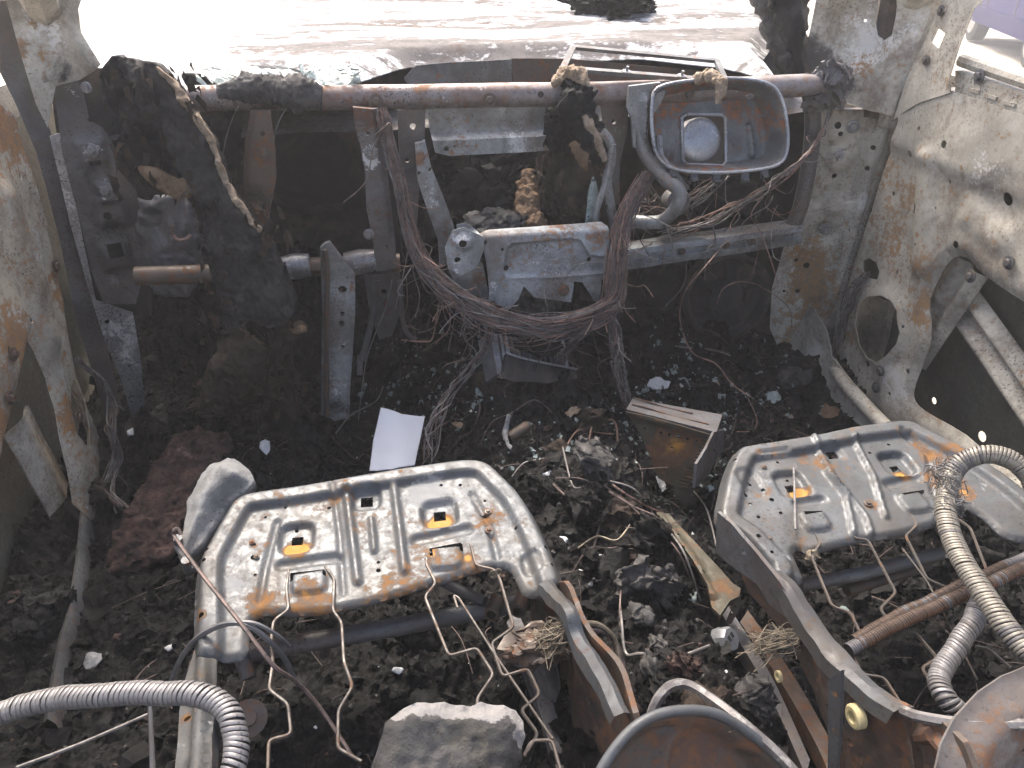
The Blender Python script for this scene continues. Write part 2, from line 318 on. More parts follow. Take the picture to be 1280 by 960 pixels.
def hood():
    t = NT('burnt_white_hood_paint'); v = t.scale((1.1, 5, 4)); v2 = t.scale((4.5, 22, 5)); n1 = t.noise(1.0, 9, .68, .1, v); n2 = t.noise(1.0, 9, .75, .1, v2); n3 = t.noise(2.4, 6, .6); n4 = t.noise(25, 8, .7); n5 = t.noise(1.1, 3, .5)
    c = t.mix(t.mp(n2, .4, .7), (.66, .66, .65), (.48, .475, .47)); sx = t.n('ShaderNodeSeparateXYZ'); t.l(t.tc, sx.inputs[0]); bx = t.mp(sx.outputs[0], -.85, -.45); k = t.math('ADD', t.math('ADD', t.math('MULTIPLY', n1, .45), t.math('MULTIPLY', n2, .25)), t.math('MULTIPLY', n4, .3)); k = t.math('MULTIPLY', k, t.math('ADD', .8, t.math('MULTIPLY', bx, .2))); c = t.mix(t.mp(k, .462, .52, 0, .92), c, t.mix(t.mp(n4, .4, .6), (.06, .053, .049), (.12, .108, .10)))
    c = t.mix(t.mp(t.math('ADD', t.math('MULTIPLY', n3, .6), t.math('MULTIPLY', n4, .4)),   .555, .62, 0, .8), c, (.09, .07, .058)); return t.out(c, .95, .0, n4, .4, .003, .12)
M['hood'] = hood()
def ground():
    t = NT('dusty_ground'); n = t.noise(1.2, 10, .7); g = t.noise(30, 6, .7); return t.out(t.mix(t.mp(n, .35, .65), (.33, .29, .23), (.45, .41, .34)), .9, 0., g, .7, .02)
M['ground'] = ground()

# ---------------------------------------------------------------- ground outside
def grid(x0, x1, y0, y1, nx, ny, f):
    xs, ys = np.meshgrid(np.linspace(x0, x1, nx), np.linspace(y0, y1, ny)); P = np.stack([xs.ravel(), ys.ravel(), np.zeros(xs.size)], 1); P[:, 2] = f(P)
    return P, [(j*nx+i, j*nx+i+1, (j+1)*nx+i+1, (j+1)*nx+i) for j in range(ny-1) for i in range(nx-1)]
g = MB().add(*grid(-150, 150, -150, 150, 150, 150, lambda P: -.62+.03*fbm(P, .7, 3)))
o = g.build('ground', M['ground'], kind='structure')

# ---------------------------------------------------------------- burnt car shell
AX, AY, AZ = np.eye(3)
car = thing('burnt_car', 'burnt out car shell with bare scorched door panels and pale hood', 'car', (.295, .9, -.02))
LX, RX = -.62, 1.15
def wearpx(pl, marks):                # rust / soot / ash marks of their own, (px, py, radius px, channel 0 rust 1 ash 2 soot, amount)
    ms = []
    for (x, y, r, ch, a) in marks:
        c = pl.px(x, y); ms.append((np.array(c), pxm(pl.P(x, y), r), ch, a))
    def f(uv):
        W = np.zeros((len(uv), 3))
        for c, r, ch, a in ms: W[:, ch] += a*np.exp(-((uv-c)**2).sum(1)/(r*r)*1.2)
        return W
    return f
# floor pan with tunnel, firewall, toe board: pressed steel below the rubble
def floor_z(P):
    x, y = P[:, 0], P[:, 1]
    return -.02+.16*np.exp(-((x-.295)/.12)**4)+sst(y, 1.62, 1.95)*.22
MB().add(*grid(-.64, 1.19, -1.2, 1.95, 60, 90, floor_z)).build('floor_pan', M['black'], car)
fw = PL((.295, 1.94, .4), AX, AZ)
def fwh(uv): p = fw.p3(uv); return .012*fbm(p, 6, 4)+.02*sst(np.sin(uv[:, 0]*22), .3, .8)*sst(np.sin(uv[:, 1]*14), 0, .6)
sheet(mb := MB(), fw, [(-.95, -.42), (.95, -.42), (.95, .40), (-.95, .40)], [], fwh, .03)
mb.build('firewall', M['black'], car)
# cowl: trough between the firewall and the hood, its pale side panel and the lip
cw = PL((.295, 1.80, .70), AX, nrm((0, 1, .08)))
sheet(mb := MB(), cw, [(-.93, -.17), (.93, -.17), (.93, .16), (-.93, .16)], [], lambda uv: .01*fbm(cw.p3(uv), 7, 3), .03); mb.build('cowl', M['dark'], car)
cp = PL((.3, 1.70, .72), AX, AZ)
sheet(mb := MB(), cp, cp.pts([(512, 112), (505, 98), (520, 82), (560, 78), (640, 74), (640, 112)]), [], lambda uv: .004*fbm(cp.p3(uv), 9, 3), .012); mb.build('cowl_plate', M['steel'], car)
sheet(mb := MB(), cp, cp.pts([(644, 112), (640, 74), (710, 74), (905, 92), (1000, 100), (1000, 112)]), [], lambda uv: .004*fbm(cp.p3(uv), 9, 3)-.01, .012); mb.build('cowl_plate', M['rust'], car)
# hood: big slightly buckled sheet, rear edge waved as in the photograph
hp = PL((.295, 1.7, .80), AX, nrm((0, 1, .008)))
he = [(235, 98), (290, 96), (345, 92), (400, 97), (430, 95), (470, 84), (510, 74), (600, 70), (640, 70), (710, 71), (800, 68), (900, 73), (975, 88)]
edge = [hp.px(*p) for p in he]; edge = [(-.95, -.02), (-.72, -.05)]+edge+[(.60, .03), (.74, .25), (.90, .6)]
def hh(uv):
    p = hp.p3(uv); v = uv[:, 1]; e = dline(uv, edge)
    return .010*fbm(p, 2.2, 3)+.004*np.sin(v*22+.3*np.sin(uv[:, 0]*2))*sst(v, .1, .5) - .02*np.exp(-(e/.02)**2)+.012*sst(e, .02, .05)
sheet(mb := MB(), hp, edge+[(.97, 1.35), (.6, 1.50), (-.6, 1.50), (-.97, 1.35)], [], hh, .016, .002); mb.build('hood', M['hood'], car)
for sx, nx_ in ((LX-.14, 'fender'), (RX+.14, 'fender')):
    s_ = 1 if sx > 0 else -1
    fp = PL((sx, 2.4, .4), AY, AZ)
    arch = [(.35+.34*math.cos(a), -.62+.02+.36*math.sin(a)+.22) for a in np.linspace(math.pi*.02, math.pi*.98, 16)]
    sheet(mb := MB(), fp, [(-.85, -.55), (-.85, .36), (.65, .37), (.82, .2), (.82, -.5), (.70, -.5)]+arch+[(0, -.55)], [], lambda uv: .01*fbm(fp.p3(uv), 4, 3), .03); mb.build(nx_, M['door'], car)
# sills, inner flanges
for x, s_, mt in ((LX+.02, 1, 'dark'), (RX-.01, -1, 'door')):
    mb = MB().prism([np.array((x-s_*.02, y_, z_)) for y_, z_ in ((-1.2, -.15), (1.75, -.15), (1.75, -.01), (-1.2, -.01))], [np.array((x-s_*.16, y_, z_)) for y_, z_ in ((-1.2, -.15), (1.75, -.15), (1.75, -.02), (-1.2, -.02))])
    mb.build('sill', M[mt], car)
# roof with windscreen pillars, rear pillars (unseen; roof length and opening are shaped for the cabin light)
rf = PL((.295, -.35, 1.26), AX, AY)
def rfh(uv): return .05*(1-(uv[:, 0]/.62)**2)+.004*fbm(rf.p3(uv), 5, 3)
ROOF_FRONT = 1.15
sheet(mb := MB(), rf, [(-.68, -1.0), (.68, -1.0), (.68, ROOF_FRONT+.2), (.45, ROOF_FRONT+.33), (0, ROOF_FRONT+.36), (-.45, ROOF_FRONT+.33), (-.68, ROOF_FRONT+.2)], [[(-.54, -.8), (.54, -.8), (.54, 1.18), (.40, 1.30), (-.40, 1.30), (-.54, 1.18)]], rfh, .04, .006); mb.build('roof', M['door'], car, ang=180)
for s_ in (-1, 1):
    a = np.array((.295+s_*.90, 1.72, .84)); b = np.array((.295+s_*.66, 1.0, 1.27)); mb = MB().tube(crm([a, a*.5+b*.5+AZ*.035, b], 6), .035, 8); mb.build('windscreen_pillar', M['door'], car)
    a = np.array((.295+s_*.88, -.35, .75)); b = np.array((.295+s_*.62, -.40, 1.25)); mb = MB().tube([a, b], .045, 8); mb.build('centre_pillar', M['door'], car)
    a = np.array((.295+s_*.86, -1.3, .75)); b = np.array((.295+s_*.60, -1.2, 1.25)); mb = MB().tube([a, b], .06, 8); mb.build('rear_pillar', M['door'], car)
    q = PL((.295+s_*.9, -.8, .3), AY, AZ); sheet(mb := MB(), q, [(-.6, -.45), (.5, -.45), (.5, .46), (-.6, .46)], [], None, .06); mb.build('side_panel', M['door'], car)

# ---- right door: inner panel with its holes, outer skin, beams
rd = PL((RX, 1.3, .4), AY, AZ)
def hexb(mb, p, n, r): return mb.bolt(p, n, r)
out = rd.pts([(1118, 150), (1140, 128), (1192, 112), (1280, 142), (1420, 186), (1420, 640), (1300, 625), (1230, 595), (1140, 548), (1098, 527), (1066, 495), (1040, 462), (1030, 435), (1035, 400), (1052, 350), (1070, 290), (1092, 220)])
op = [np.array(p) for p in rd.pts([(1192, 321), (1180, 327), (1166, 350), (1156, 378), (1158, 408), (1157, 430), (1147, 458), (1139, 480), (1137, 498), (1150, 514), (1200, 544), (1258, 590), (1400, 632), (1400, 468), (1345, 420), (1280, 382), (1222, 343), (1206, 325)])]
op = [p[:2] for p in crm([np.append(q, 0) for q in op], 3, True)]
spk = [np.array(p) for p in rd.pts([(1078, 378), (1090, 370), (1106, 369), (1119, 376), (1126, 388), (1126, 402), (1129, 415), (1124, 430), (1111, 445), (1100, 453), (1088, 447), (1079, 432), (1074, 405)])]
ov = [np.array(p) for p in rd.pts([(1079, 326), (1086, 322), (1095, 328), (1099, 340), (1096, 350), (1086, 347), (1079, 338)])]
holes = [op, spk, ov]
RH = [(1187, 180, 5), (1141, 192, 4.5), (1258, 249, 8.5), (1117, 242, 3), (1194, 306, 5), (1155, 160, 2.5), (1189, 227, 2.2), (1134, 464, 3.2), (1112, 492, 2.6), (1066, 364, 2.5), (1073, 463, 2.2), (1121, 340, 2.2), (1148, 305, 1.8), (1170, 260, 1.6), (1132, 408, 2)]
for x, y, r in RH: holes.append(circ(rd.px(x, y), pxm(rd.P(x, y), r), 14))
holes.append(rect(rd.px(1146, 261), .011, .024, .1)); holes.append(circ(rd.px(1086, 454), .013, 12, .008, -.9))
spkc = np.array(rd.px(1102, 411)); hc = np.array(rd.px(1256, 250))
lines = [(rd.pts([(1160, 200), (1150, 330)]), .035, .010), (rd.pts([(1216, 262), (1258, 300)]), .03, .005), (rd.pts([(1203, 272), (1246, 312)]), .014, .004)]
def rdh(uv):
    h = .0022*fbm(rd.p3(uv), 9, 4)
    for L, w_, a in lines: d = dline(uv, L); h = h+a*(1-sst(d, w_*.35, w_))
    d = np.hypot(*(uv-hc).T); h = h-.006*(1-sst(d, .035, .065))
    d = dline(uv, spk, True); h = h+.010*np.exp(-(d/.02)**2)
    d = dline(uv, op, True); h = h-.012*np.exp(-(d/.012)**2)
    e = rd.pts([(1118, 150), (1092, 220), (1052, 350), (1030, 435), (1066, 495), (1098, 527)]); d = dline(uv, e); h = h-.03*(1-sst(d, .0, .03))
    d = np.abs(uv[:, 1]-(.18+.05*np.sin(uv[:, 0]*9))); h = h+.012*(sst(uv[:, 1], .20, .24))
    return h
rw = wearpx(rd, [(1135, 250, 25, 0, .25), (1110, 300, 40, 0, .25), (1150, 330, 25, 0, .3), (1045, 350, 25, 0, .3), (1240, 200, 50, 1, .12), (1150, 390, 25, 0, .4), (1060, 420, 30, 0, .25), (1110, 210, 40, 0, .2), (1085, 300, 30, 2, .15), (1120, 480, 40, 1, .3)])
sheet(mb := MB(), rd, out, holes, rdh, .0125, .0015, rw); rdoor = mb.build('door', M['door'], car)
WLOC[rdoor.name] = np.array(WLOC[car.name])
def sub(mb, name, mat, par, **k): return mb.build(name, M[mat], par, **k)
for i, (x, y) in enumerate([(1098, 484), (1265, 328), (1104, 463), (1217, 345), (1228, 95)]):
    MB().bolt(rd.P(x, y, .006), -AX, .008).build('bolt', M['steel'], rdoor)
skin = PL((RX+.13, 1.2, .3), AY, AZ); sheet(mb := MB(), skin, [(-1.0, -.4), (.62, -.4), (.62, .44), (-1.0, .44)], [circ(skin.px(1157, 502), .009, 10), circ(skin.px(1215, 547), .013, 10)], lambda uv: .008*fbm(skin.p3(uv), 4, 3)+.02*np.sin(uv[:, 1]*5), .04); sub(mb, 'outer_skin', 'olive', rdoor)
def ribbed(a, b, wv, dv, mat, name, par, nr=3):
    """pressed channel between two points: ridged cross-section"""
    a, b = np.asarray(a), np.asarray(b); d = nrm(b-a); wv = np.asarray(wv); dv = np.asarray(dv); prof = []
    for k in range(24): t = k/23; prof.append(wv*(t-.5)+dv*(.5-.5*math.cos(2*math.pi*nr*t)))
    prof = np.array(prof); n = 24; m_ = 14; V = np.concatenate([prof+a+(b-a)*j/(m_-1) for j in range(m_)]); V2 = V-nrm(dv)*.002
    f = [(j*n+k, j*n+k+1, (j+1)*n+k+1, (j+1)*n+k) for j in range(m_-1) for k in range(n-1)]; N = len(V)
    V = V+.0012*fbm(V, 12, 3)[:, None]*nrm(dv)
    return MB().add(np.concatenate([V, V2]), f+[tuple(q+N for q in t[::-1]) for t in f]).build(name, M[mat], par)
bp_ = PL((RX+.05, 1.2, .3), AY, AZ)
p1, p2 = bp_.P(1214, 330), bp_.P(1140, 445); ribbed(p1, p2, bp_.P(1240, 360)-bp_.P(1200, 325), -AX*.012, 'door', 'beam', rdoor, 2)
bq = PL((RX+.08, 1.2, .3), AY, AZ)
p1, p2 = bq.P(1190, 360), bq.P(1330, 560); ribbed(p1, p2, bq.P(1230, 375)-bq.P(1185, 395), -AX*.022, 'door', 'beam', rdoor, 2)
mb = MB().box((RX+.066, .85, .742), (.126, 1.35, .012)); sub(mb, 'top_closure', 'door', rdoor)
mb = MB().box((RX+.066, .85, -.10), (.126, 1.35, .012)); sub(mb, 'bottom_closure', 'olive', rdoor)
# belt ledge and window frame of the right door
bl = PL((RX-.002, 1.3, .78), AY, AZ)
A = [bl.P(1194, 88), bl.P(1420, 166), bl.P(1420, 200), bl.P(1194, 120)]
mb = MB().prism(A, [p+AX*.03 for p in A]); A2 = [p+AX*.012+AZ*.006 for p in (bl.P(1194, 80), bl.P(1420, 158))]; mb.tube(A2, .012, 8)
for t in np.linspace(.05, .95, 9): mb.box(A[0]*(1-t)+A[1]*t-AX*.002-AZ*.022, (.004, .03, .006))
sub(mb, 'belt_rail', 'door', rdoor)
wf = PL((RX-.015, 1.45, .8), nrm((0, 1, 0)), AZ)
sheet(mb := MB(), wf, wf.pts([(1112, 150), (1128, 100), (1152, 50), (1172, 0), (1190, -60), (1260, -60), (1226, 10), (1206, 60), (1192, 100), (1188, 116), (1150, 128)]), [rect(wf.px(1172, 47), .036, .030, .25), circ(wf.px(1159, 75), .0045, 10), circ(wf.px(1139, 106), .003, 8), circ(wf.px(1180, 12), .0045, 10)], lambda uv: .002*fbm(wf.p3(uv), 9, 3)+.012*np.exp(-(dline(uv, wf.pts([(1226, 10), (1192, 100)]))/.012)**2)-.01*np.exp(-(dline(uv, wf.pts([(1172, 0), (1112, 150)]))/.02)**2), .01); sub(mb, 'window_frame', 'door', rdoor)
for x, y in ((1159, 75), (1178, 13)): MB().bolt(wf.P(x, y, .003), -AX, .006).build('bolt', M['steel'], rdoor)

# ---- right hinge pillar: bowl shaped upper sheet, bright seam ridge, lower sheet down to the sill
pu = PL((1.10, 1.62, .75), nrm((1, -.6, 0)), AZ)
bowl = [np.array(p) for p in pu.pts([(1022, 60), (1028, 10), (1060, -30), (1120, -50), (1128, 20), (1112, 70), (1090, 95), (1055, 90)])]
def puh(uv):
    d = dline(uv, bowl, True); ins = inpoly(uv, bowl); h = np.where(ins, -.035*sst(d, 0, .05), 0)+.003*fbm(pu.p3(uv), 8, 4)
    e = pu.pts([(1168, 0), (1140, 60), (1113, 140)]); dd = dline(uv, e); return h+.02*np.exp(-(dd/.022)**2)
pw = wearpx(pu, [(1060, 110, 25, 2, .5), (1035, 95, 25, 2, .5), (1000, 60, 40, 2, .6), (1090, 60, 30, 1, .3), (1075, 85, 18, 0, .3), (1150, 30, 30, 1, .2), (1080, 20, 30, 1, .15)])
puo = pu.pts([(1172, -40), (1160, 20), (1135, 85), (1115, 142), (1085, 138), (1058, 128), (1030, 118), (1012, 100), (1008, 60), (1020, 0), (1032, -60), (1180, -60)])
ovh = [(a[0], a[1]) for a in pu.pts([(1099, 0), (1095, 30), (1098, 46), (1106, 51), (1115, 44), (1120, 20), (1122, 0), (1121, -20), (1108, -24)])]
sheet(mb := MB(), pu, puo, [ovh, circ(pu.px(1082, 28), .003, 8), circ(pu.px(1053, 94), .003, 8)], puh, .009, .0015, pw); rp = mb.build('front_pillar', M['door'], car)
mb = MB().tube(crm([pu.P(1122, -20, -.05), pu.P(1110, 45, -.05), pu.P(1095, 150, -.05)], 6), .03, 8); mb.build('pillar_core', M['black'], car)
MB().tube(crm([pu.P(1182, -20, -.035), pu.P(1150, 50, -.035), pu.P(1126, 105, -.035), pu.P(1112, 160, -.035)], 6), .030, 8).build('pillar_seam', M['door'], car)
pk = PL((1.10, 1.66, .4), nrm((1, -.45, 0)), AZ)
pkw = wearpx(pk, [(1080, 250, 22, 1, .3), (1050, 190, 40, 2, .35), (1010, 330, 30, 0, .5), (1030, 300, 30, 2, .2), (1000, 420, 30, 0, .35), (1020, 450, 25, 1, .5), (1020, 370, 30, 0, .4)])
def pkh(uv):
    h = .004*fbm(pk.p3(uv), 8, 4)
    for x, y, r, a in ((1048, 200, 18, .012), (1045, 255, 18, .012), (1030, 290, 16, -.01), (1045, 165, 14, .01), (1020, 390, 22, -.008)):
        c = np.array(pk.px(x, y)); d = np.hypot(*(uv-c).T); r_ = pxm(pk.P(x, y), r); h = h+a*(1-sst(d, r_*.5, r_))
    d = dline(uv, pk.pts([(1112, 142), (1090, 200), (1065, 290), (1040, 380), (1022, 440)])); return h+.022*(1-sst(d, .0, .035))
pko = pk.pts([(1012, 118), (1035, 120), (1085, 138), (1113, 143), (1098, 200), (1075, 270), (1052, 345), (1035, 400), (1028, 440), (1050, 480), (1000, 470), (975, 440), (962, 410), (965, 360), (985, 290), (1003, 200)])
kh = [(1047, 156, 4), (1100, 153, 3.5), (1090, 182, 3), (1083, 208, 3), (1049, 195, 5), (1033, 285, 4), (1043, 220, 3), (997, 364, 3), (1008, 332, 4), (980, 364, 2), (1050, 166, 3), (995, 325, 2.5)]
sheet(mb := MB(), pk, pko, [circ(pk.px(x, y), pxm(pk.P(x, y), r), 10) for x, y, r in kh], pkh, .01, .0015, pkw); kp = mb.build('hinge_pillar', M['door'], car)
for x, y in ((1048, 195), (1066, 157), (1032, 285), (1055, 120)):
    MB().bolt(pk.P(x, y, .008), -pk.N if pk.flip else pk.N, .009).build('bolt', M['alu'], kp)
si_ = PL((1.085, 1.5, .1), AY, AZ); sheet(mb := MB(), si_, si_.pts([(1012, 380), (1034, 415), (1040, 445), (1068, 482), (1104, 524), (1092, 545), (1046, 510), (1010, 485), (985, 455), (990, 420)]), [circ(si_.px(1012, 452), .005, 8)], lambda uv: .006*fbm(si_.p3(uv), 8, 4), .01, .0015, wearpx(si_, [(1020, 440, 25, 1, .4), (1050, 480, 20, 0, .3)])); mb.build('sill_panel', M['door'], car)
MB().tube(crm([pk.P(1116, 138, -.006), pk.P(1100, 200, -.006), pk.P(1078, 270, -.006), pk.P(1056, 345, -.006), pk.P(1040, 400, -.006), pk.P(1034, 440, -.006), si_.P(1052, 470, .005), si_.P(1085, 508, .005), si_.P(1110, 534, .005)], 6), .017, 10).build('pillar_flange', M['door'], car)
# rusted seal channel running down beside the right door
mb = MB().tube(crm([pk.P(1020, 400, .03), pk.P(1018, 440, .03), at(1040, 475, 'x', 1.10), at(1070, 505, 'x', 1.10), at(1100, 530, 'x', 1.10), at(1150, 560, 'x', 1.10)], 8), .012, 8); mb.build('door_seal_channel', M['rust'], car)

# ---- left door: inner sheet with the tapering opening, hinge edge, beam
ld = PL((LX, 1.2, .4), AY, AZ)
lo_ = ld.pts([(-40, 100), (0, 130), (20, 146), (34, 168), (50, 215), (64, 262), (77, 320), (87, 365), (93, 400), (97, 440), (118, 500), (131, 540), (133, 600), (128, 640), (116, 650), (104, 640), (99, 628), (92, 590), (83, 548), (76, 510), (66, 472), (54, 444), (44, 423), (33, 474), (24, 520), (14, 566), (0, 612), (-14, 660), (-60, 700), (-70, 400)])
lop = [np.array(p) for p in ld.pts([(44, 423), (54, 444), (66, 472), (76, 510), (83, 548), (92, 590), (100, 632), (60, 650), (-30, 740), (-30, 660), (0, 612), (14, 566), (24, 520), (33, 474)])]
lop2 = [np.array(p) for p in ld.pts([(93, 474), (100, 478), (107, 500), (111, 530), (112, 560), (106, 556), (95, 540), (89, 510), (90, 486)])]
lh = [(92, 420, 0)]
lov = [np.array(p) for p in ld.pts([(91, 408), (95, 416), (95, 430), (91, 438), (88, 430), (88, 416)])]
lhs = [lop2]+[circ(ld.px(x, y), pxm(ld.P(x, y), r), 10, pxm(ld.P(x, y), r*1.6)) for x, y, r in ((24, 220, 3), (43, 235, 3), (25, 287, 2), (40, 400, 2.5), (12, 440, 5))]
def ldh(uv):
    d = dline(uv, lop, True); h = .003*fbm(ld.p3(uv), 8, 4)-.012*np.exp(-(d/.014)**2)
    d = dline(uv, ld.pts([(34, 168), (64, 262), (87, 365), (97, 440), (131, 540), (133, 600)])); h = h-.035*(1-sst(d, 0, .035))
    d = dline(uv, ld.pts([(5, 250), (40, 330), (60, 420)])); return h+.014*(1-sst(d, .01, .05))
lw = wearpx(ld, [(10, 170, 40, 0, .5), (75, 360, 30, 0, .35), (20, 420, 40, 0, .4), (10, 540, 40, 0, .5), (40, 200, 25, 2, .2), (60, 300, 30, 1, .2), (90, 520, 25, 0, .4)])
sheet(mb := MB(), ld, lo_, lhs, ldh, .0125, .0015, lw); ldoor = mb.build('door', M['ldoor'], car); WLOC[ldoor.name] = np.array(WLOC[car.name])
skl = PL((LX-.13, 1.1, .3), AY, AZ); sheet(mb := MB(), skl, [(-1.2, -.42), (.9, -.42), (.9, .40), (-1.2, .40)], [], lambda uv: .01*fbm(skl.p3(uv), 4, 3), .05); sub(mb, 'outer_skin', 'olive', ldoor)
bk = PL((LX-.05, 1.1, .2), AY, AZ); ribbed(bk.P(20, 525), bk.P(75, 625), bk.P(42, 520)-bk.P(14, 560), AX*.010, 'door', 'beam', ldoor, 1)
for x, y in ((66, 333), (9, 498), (95, 522), (13, 443)): MB().bolt(ld.P(x, y, .004), AX, .007).build('bolt', M['rust'], ldoor)
# left windscreen pillar foot and dark hinge strip
lp = PL((LX+.0, 1.55, .8), nrm((1, .55, 0)), AZ)
lpw = wearpx(lp, [(80, 85, 22, 2, .4), (60, 110, 22, 2, .35), (20, 40, 20, 2, .4), (60, 40, 30, 1, .3), (25, 60, 15, 0, .4)])
slot = [np.array(p) for p in lp.pts([(36, -5), (44, 10), (47, 35), (43, 38), (37, 20)])]
sheet(mb := MB(), lp, lp.pts([(-30, -60), (120, -60), (95, 10), (100, 40), (125, 80), (100, 100), (70, 108), (60, 160), (45, 130), (24, 60), (8, 0)]), [slot], lambda uv: .004*fbm(lp.p3(uv), 8, 4)+.02*np.exp(-(dline(uv, lp.pts([(90, -20), (85, 40), (110, 80)]))/.02)**2), .01, .0015, lpw); mb.build('front_pillar', M['door'], car)
ls = PL((LX-.01, 1.6, .5), nrm((1, .6, 0)), AZ)
sheet(mb := MB(), ls, ls.pts([(0, 0), (12, 0), (40, 110), (62, 160), (75, 205), (105, 320), (125, 400), (150, 500), (160, 530), (135, 545), (120, 480), (95, 400), (75, 300), (45, 190), (20, 130), (0, 90)]), [], lambda uv: .004*fbm(ls.p3(uv), 8, 4), .012); mb.build('hinge_pillar', M['dark'], car)
# left kick panel bracket: grey strip, upper plate with holes, hinges
lk = PL((-.57, 1.60, .5), nrm((1, .5, 0)), AZ)
sheet(mb := MB(), lk, lk.pts([(62, 170), (76, 166), (90, 230), (104, 300), (120, 375), (150, 385), (166, 390), (175, 440), (182, 514), (164, 518), (150, 470), (132, 430), (110, 360), (88, 280)]), [circ(lk.px(134, 402), .005, 8), circ(lk.px(174, 498), .003, 8)], lambda uv: .002*fbm(lk.p3(uv), 9, 3), .01, .0015, wearpx(lk, [(150, 420, 60, 1, .3), (90, 260, 40, 1, .25)])); mb.build('kick_plate', M['silver'], car)
lu = PL((-.53, 1.60, .65), nrm((1, .3, 0)), AZ)
luw = wearpx(lu, [(85, 120, 25, 1, .25), (115, 190, 20, 1, .3), (135, 240, 20, 1, .3), (130, 280, 25, 2, .35), (110, 220, 20, 2, .4)])
def luh(uv):
    h = .003*fbm(lu.p3(uv), 9, 4)
    for x, y, r, a in ((115, 190, 18, .012), (135, 238, 15, .014), (140, 265, 22, .01), (145, 320, 20, .008)):
        c = np.array(lu.px(x, y)); d = np.abs(uv-c).max(1); r_ = pxm(lu.P(x, y), r); h = h+a*(1-sst(d, r_*.6, r_))
    return h
sheet(mb := MB(), lu, lu.pts([(66, 104), (72, 97), (94, 96), (104, 115), (112, 150), (128, 160), (140, 175), (150, 215), (172, 240), (178, 290), (180, 340), (170, 380), (130, 380), (118, 350), (98, 270), (78, 190)]), [rect(lu.px(119, 202), .02, .011), circ(lu.px(134, 268), .008, 12), rect(lu.px(144, 312), .028, .03), circ(lu.px(138, 340), .006, 8), circ(lu.px(113, 150), .005, 8)], luh, .008, .0015, luw); o = mb.build('kick_plate', M['dark'], car)
for x, y, r in ((133, 236, .010), (115, 186, .008), (140, 348, .008), (108, 108, .006)): MB().bolt(lu.P(x, y, .012), nrm((-.2, -1, .1)), r).build('bolt', M['alu'], o)
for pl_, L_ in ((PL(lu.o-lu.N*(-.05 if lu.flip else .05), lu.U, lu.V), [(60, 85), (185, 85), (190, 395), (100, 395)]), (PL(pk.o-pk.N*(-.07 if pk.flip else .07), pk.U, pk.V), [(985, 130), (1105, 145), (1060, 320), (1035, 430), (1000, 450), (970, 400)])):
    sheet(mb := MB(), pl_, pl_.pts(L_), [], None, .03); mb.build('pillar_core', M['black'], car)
# left sill flange and centre pillar foot
sf = [(112, 636), (109, 680), (104, 720), (96, 770), (87, 800), (78, 850), (70, 905)]
P = [at(x, y, 'z', .07) for x, y in sf]; mb = MB(); A = np.array(crm(P, 5)); Wd = np.array([-.017, .004, 0]); prof = [Wd*1.2-AZ*.05, Wd*1.1, Wd*.5+AZ*.012, Wd*0, -Wd*.1-AZ*.06]
V = np.concatenate([A+p for p in prof]); n_ = len(A); mb.add(np.concatenate([V, V+AZ*-.003]), [(k*n_+j, k*n_+j+1, (k+1)*n_+j+1, (k+1)*n_+j) for k in range(4) for j in range(n_-1)]); mb.build('sill_flange', M['steel'], car)
bpz = PL((-.575, .85, .0), nrm((.85, .5, 0)), AZ)
sheet(mb := MB(), bpz, bpz.pts([(36, 885), (50, 880), (82, 884), (78, 920), (75, 975), (22, 1000), (30, 930)]), [circ(bpz.px(60, 940), .006, 8)], lambda uv: .004*fbm(bpz.p3(uv), 9, 4)+.01*np.exp(-(dline(uv, bpz.pts([(44, 885), (36, 980)]))/.008)**2), .008); mb.build('centre_pillar_foot', M['ldoor'], car)

# ---------------------------------------------------------------- dashboard frame: cross tube, hanging brackets, centre console frame
def wpl(y, tilt=0., yaw=0.): return PL((.295, y, .6), nrm((1, math.tan(yaw), 0)), nrm((0, math.tan(tilt), 1)))
D1 = wpl(1.50); D2 = wpl(1.45); D3 = wpl(1.38, .12)
dash = thing('dashboard_frame', 'bare steel dashboard frame with a long scaled cross tube', 'dashboard frame', (.295, 1.5, .3))
A = [at(150, 128, 'y', 1.5)]+[at(x, y, 'y', 1.5) for x, y in ((240, 123), (440, 122), (620, 119), (700, 118), (850, 114), (1015, 106), (1040, 104))]
cen = crm(A, 10); rr = [.0225 if i < 60 else .020 for i in range(len(cen))]
tb = MB().tube(cen, rr, 20)
V = tb.v[0]; tb.v[0] = V+.0008*fbm(V, 25, 3)[:, None]*nrm((0, -1, 1))
ctube = tb.build('cross_tube', M['tube'], dash)
for x, y in ((300, 127), (470, 127), (612, 125), (860, 118)): MB().bolt(at(x, y, 'y', 1.477), -AY+AZ*.2, .008).build('bolt', M['rust'], dash)
mb = MB().tube([at(676, 118, 'y', 1.4755), at(676, 118, 'y', 1.48)], .006, 10); mb.build('hole_plug', M['black'], dash)
MB().lump(at(1034, 106, 'y', 1.50), (.075, .06, .085), None, .35, 2.2, 5, 5, 77).build('tube_mount', M['dark'], dash)
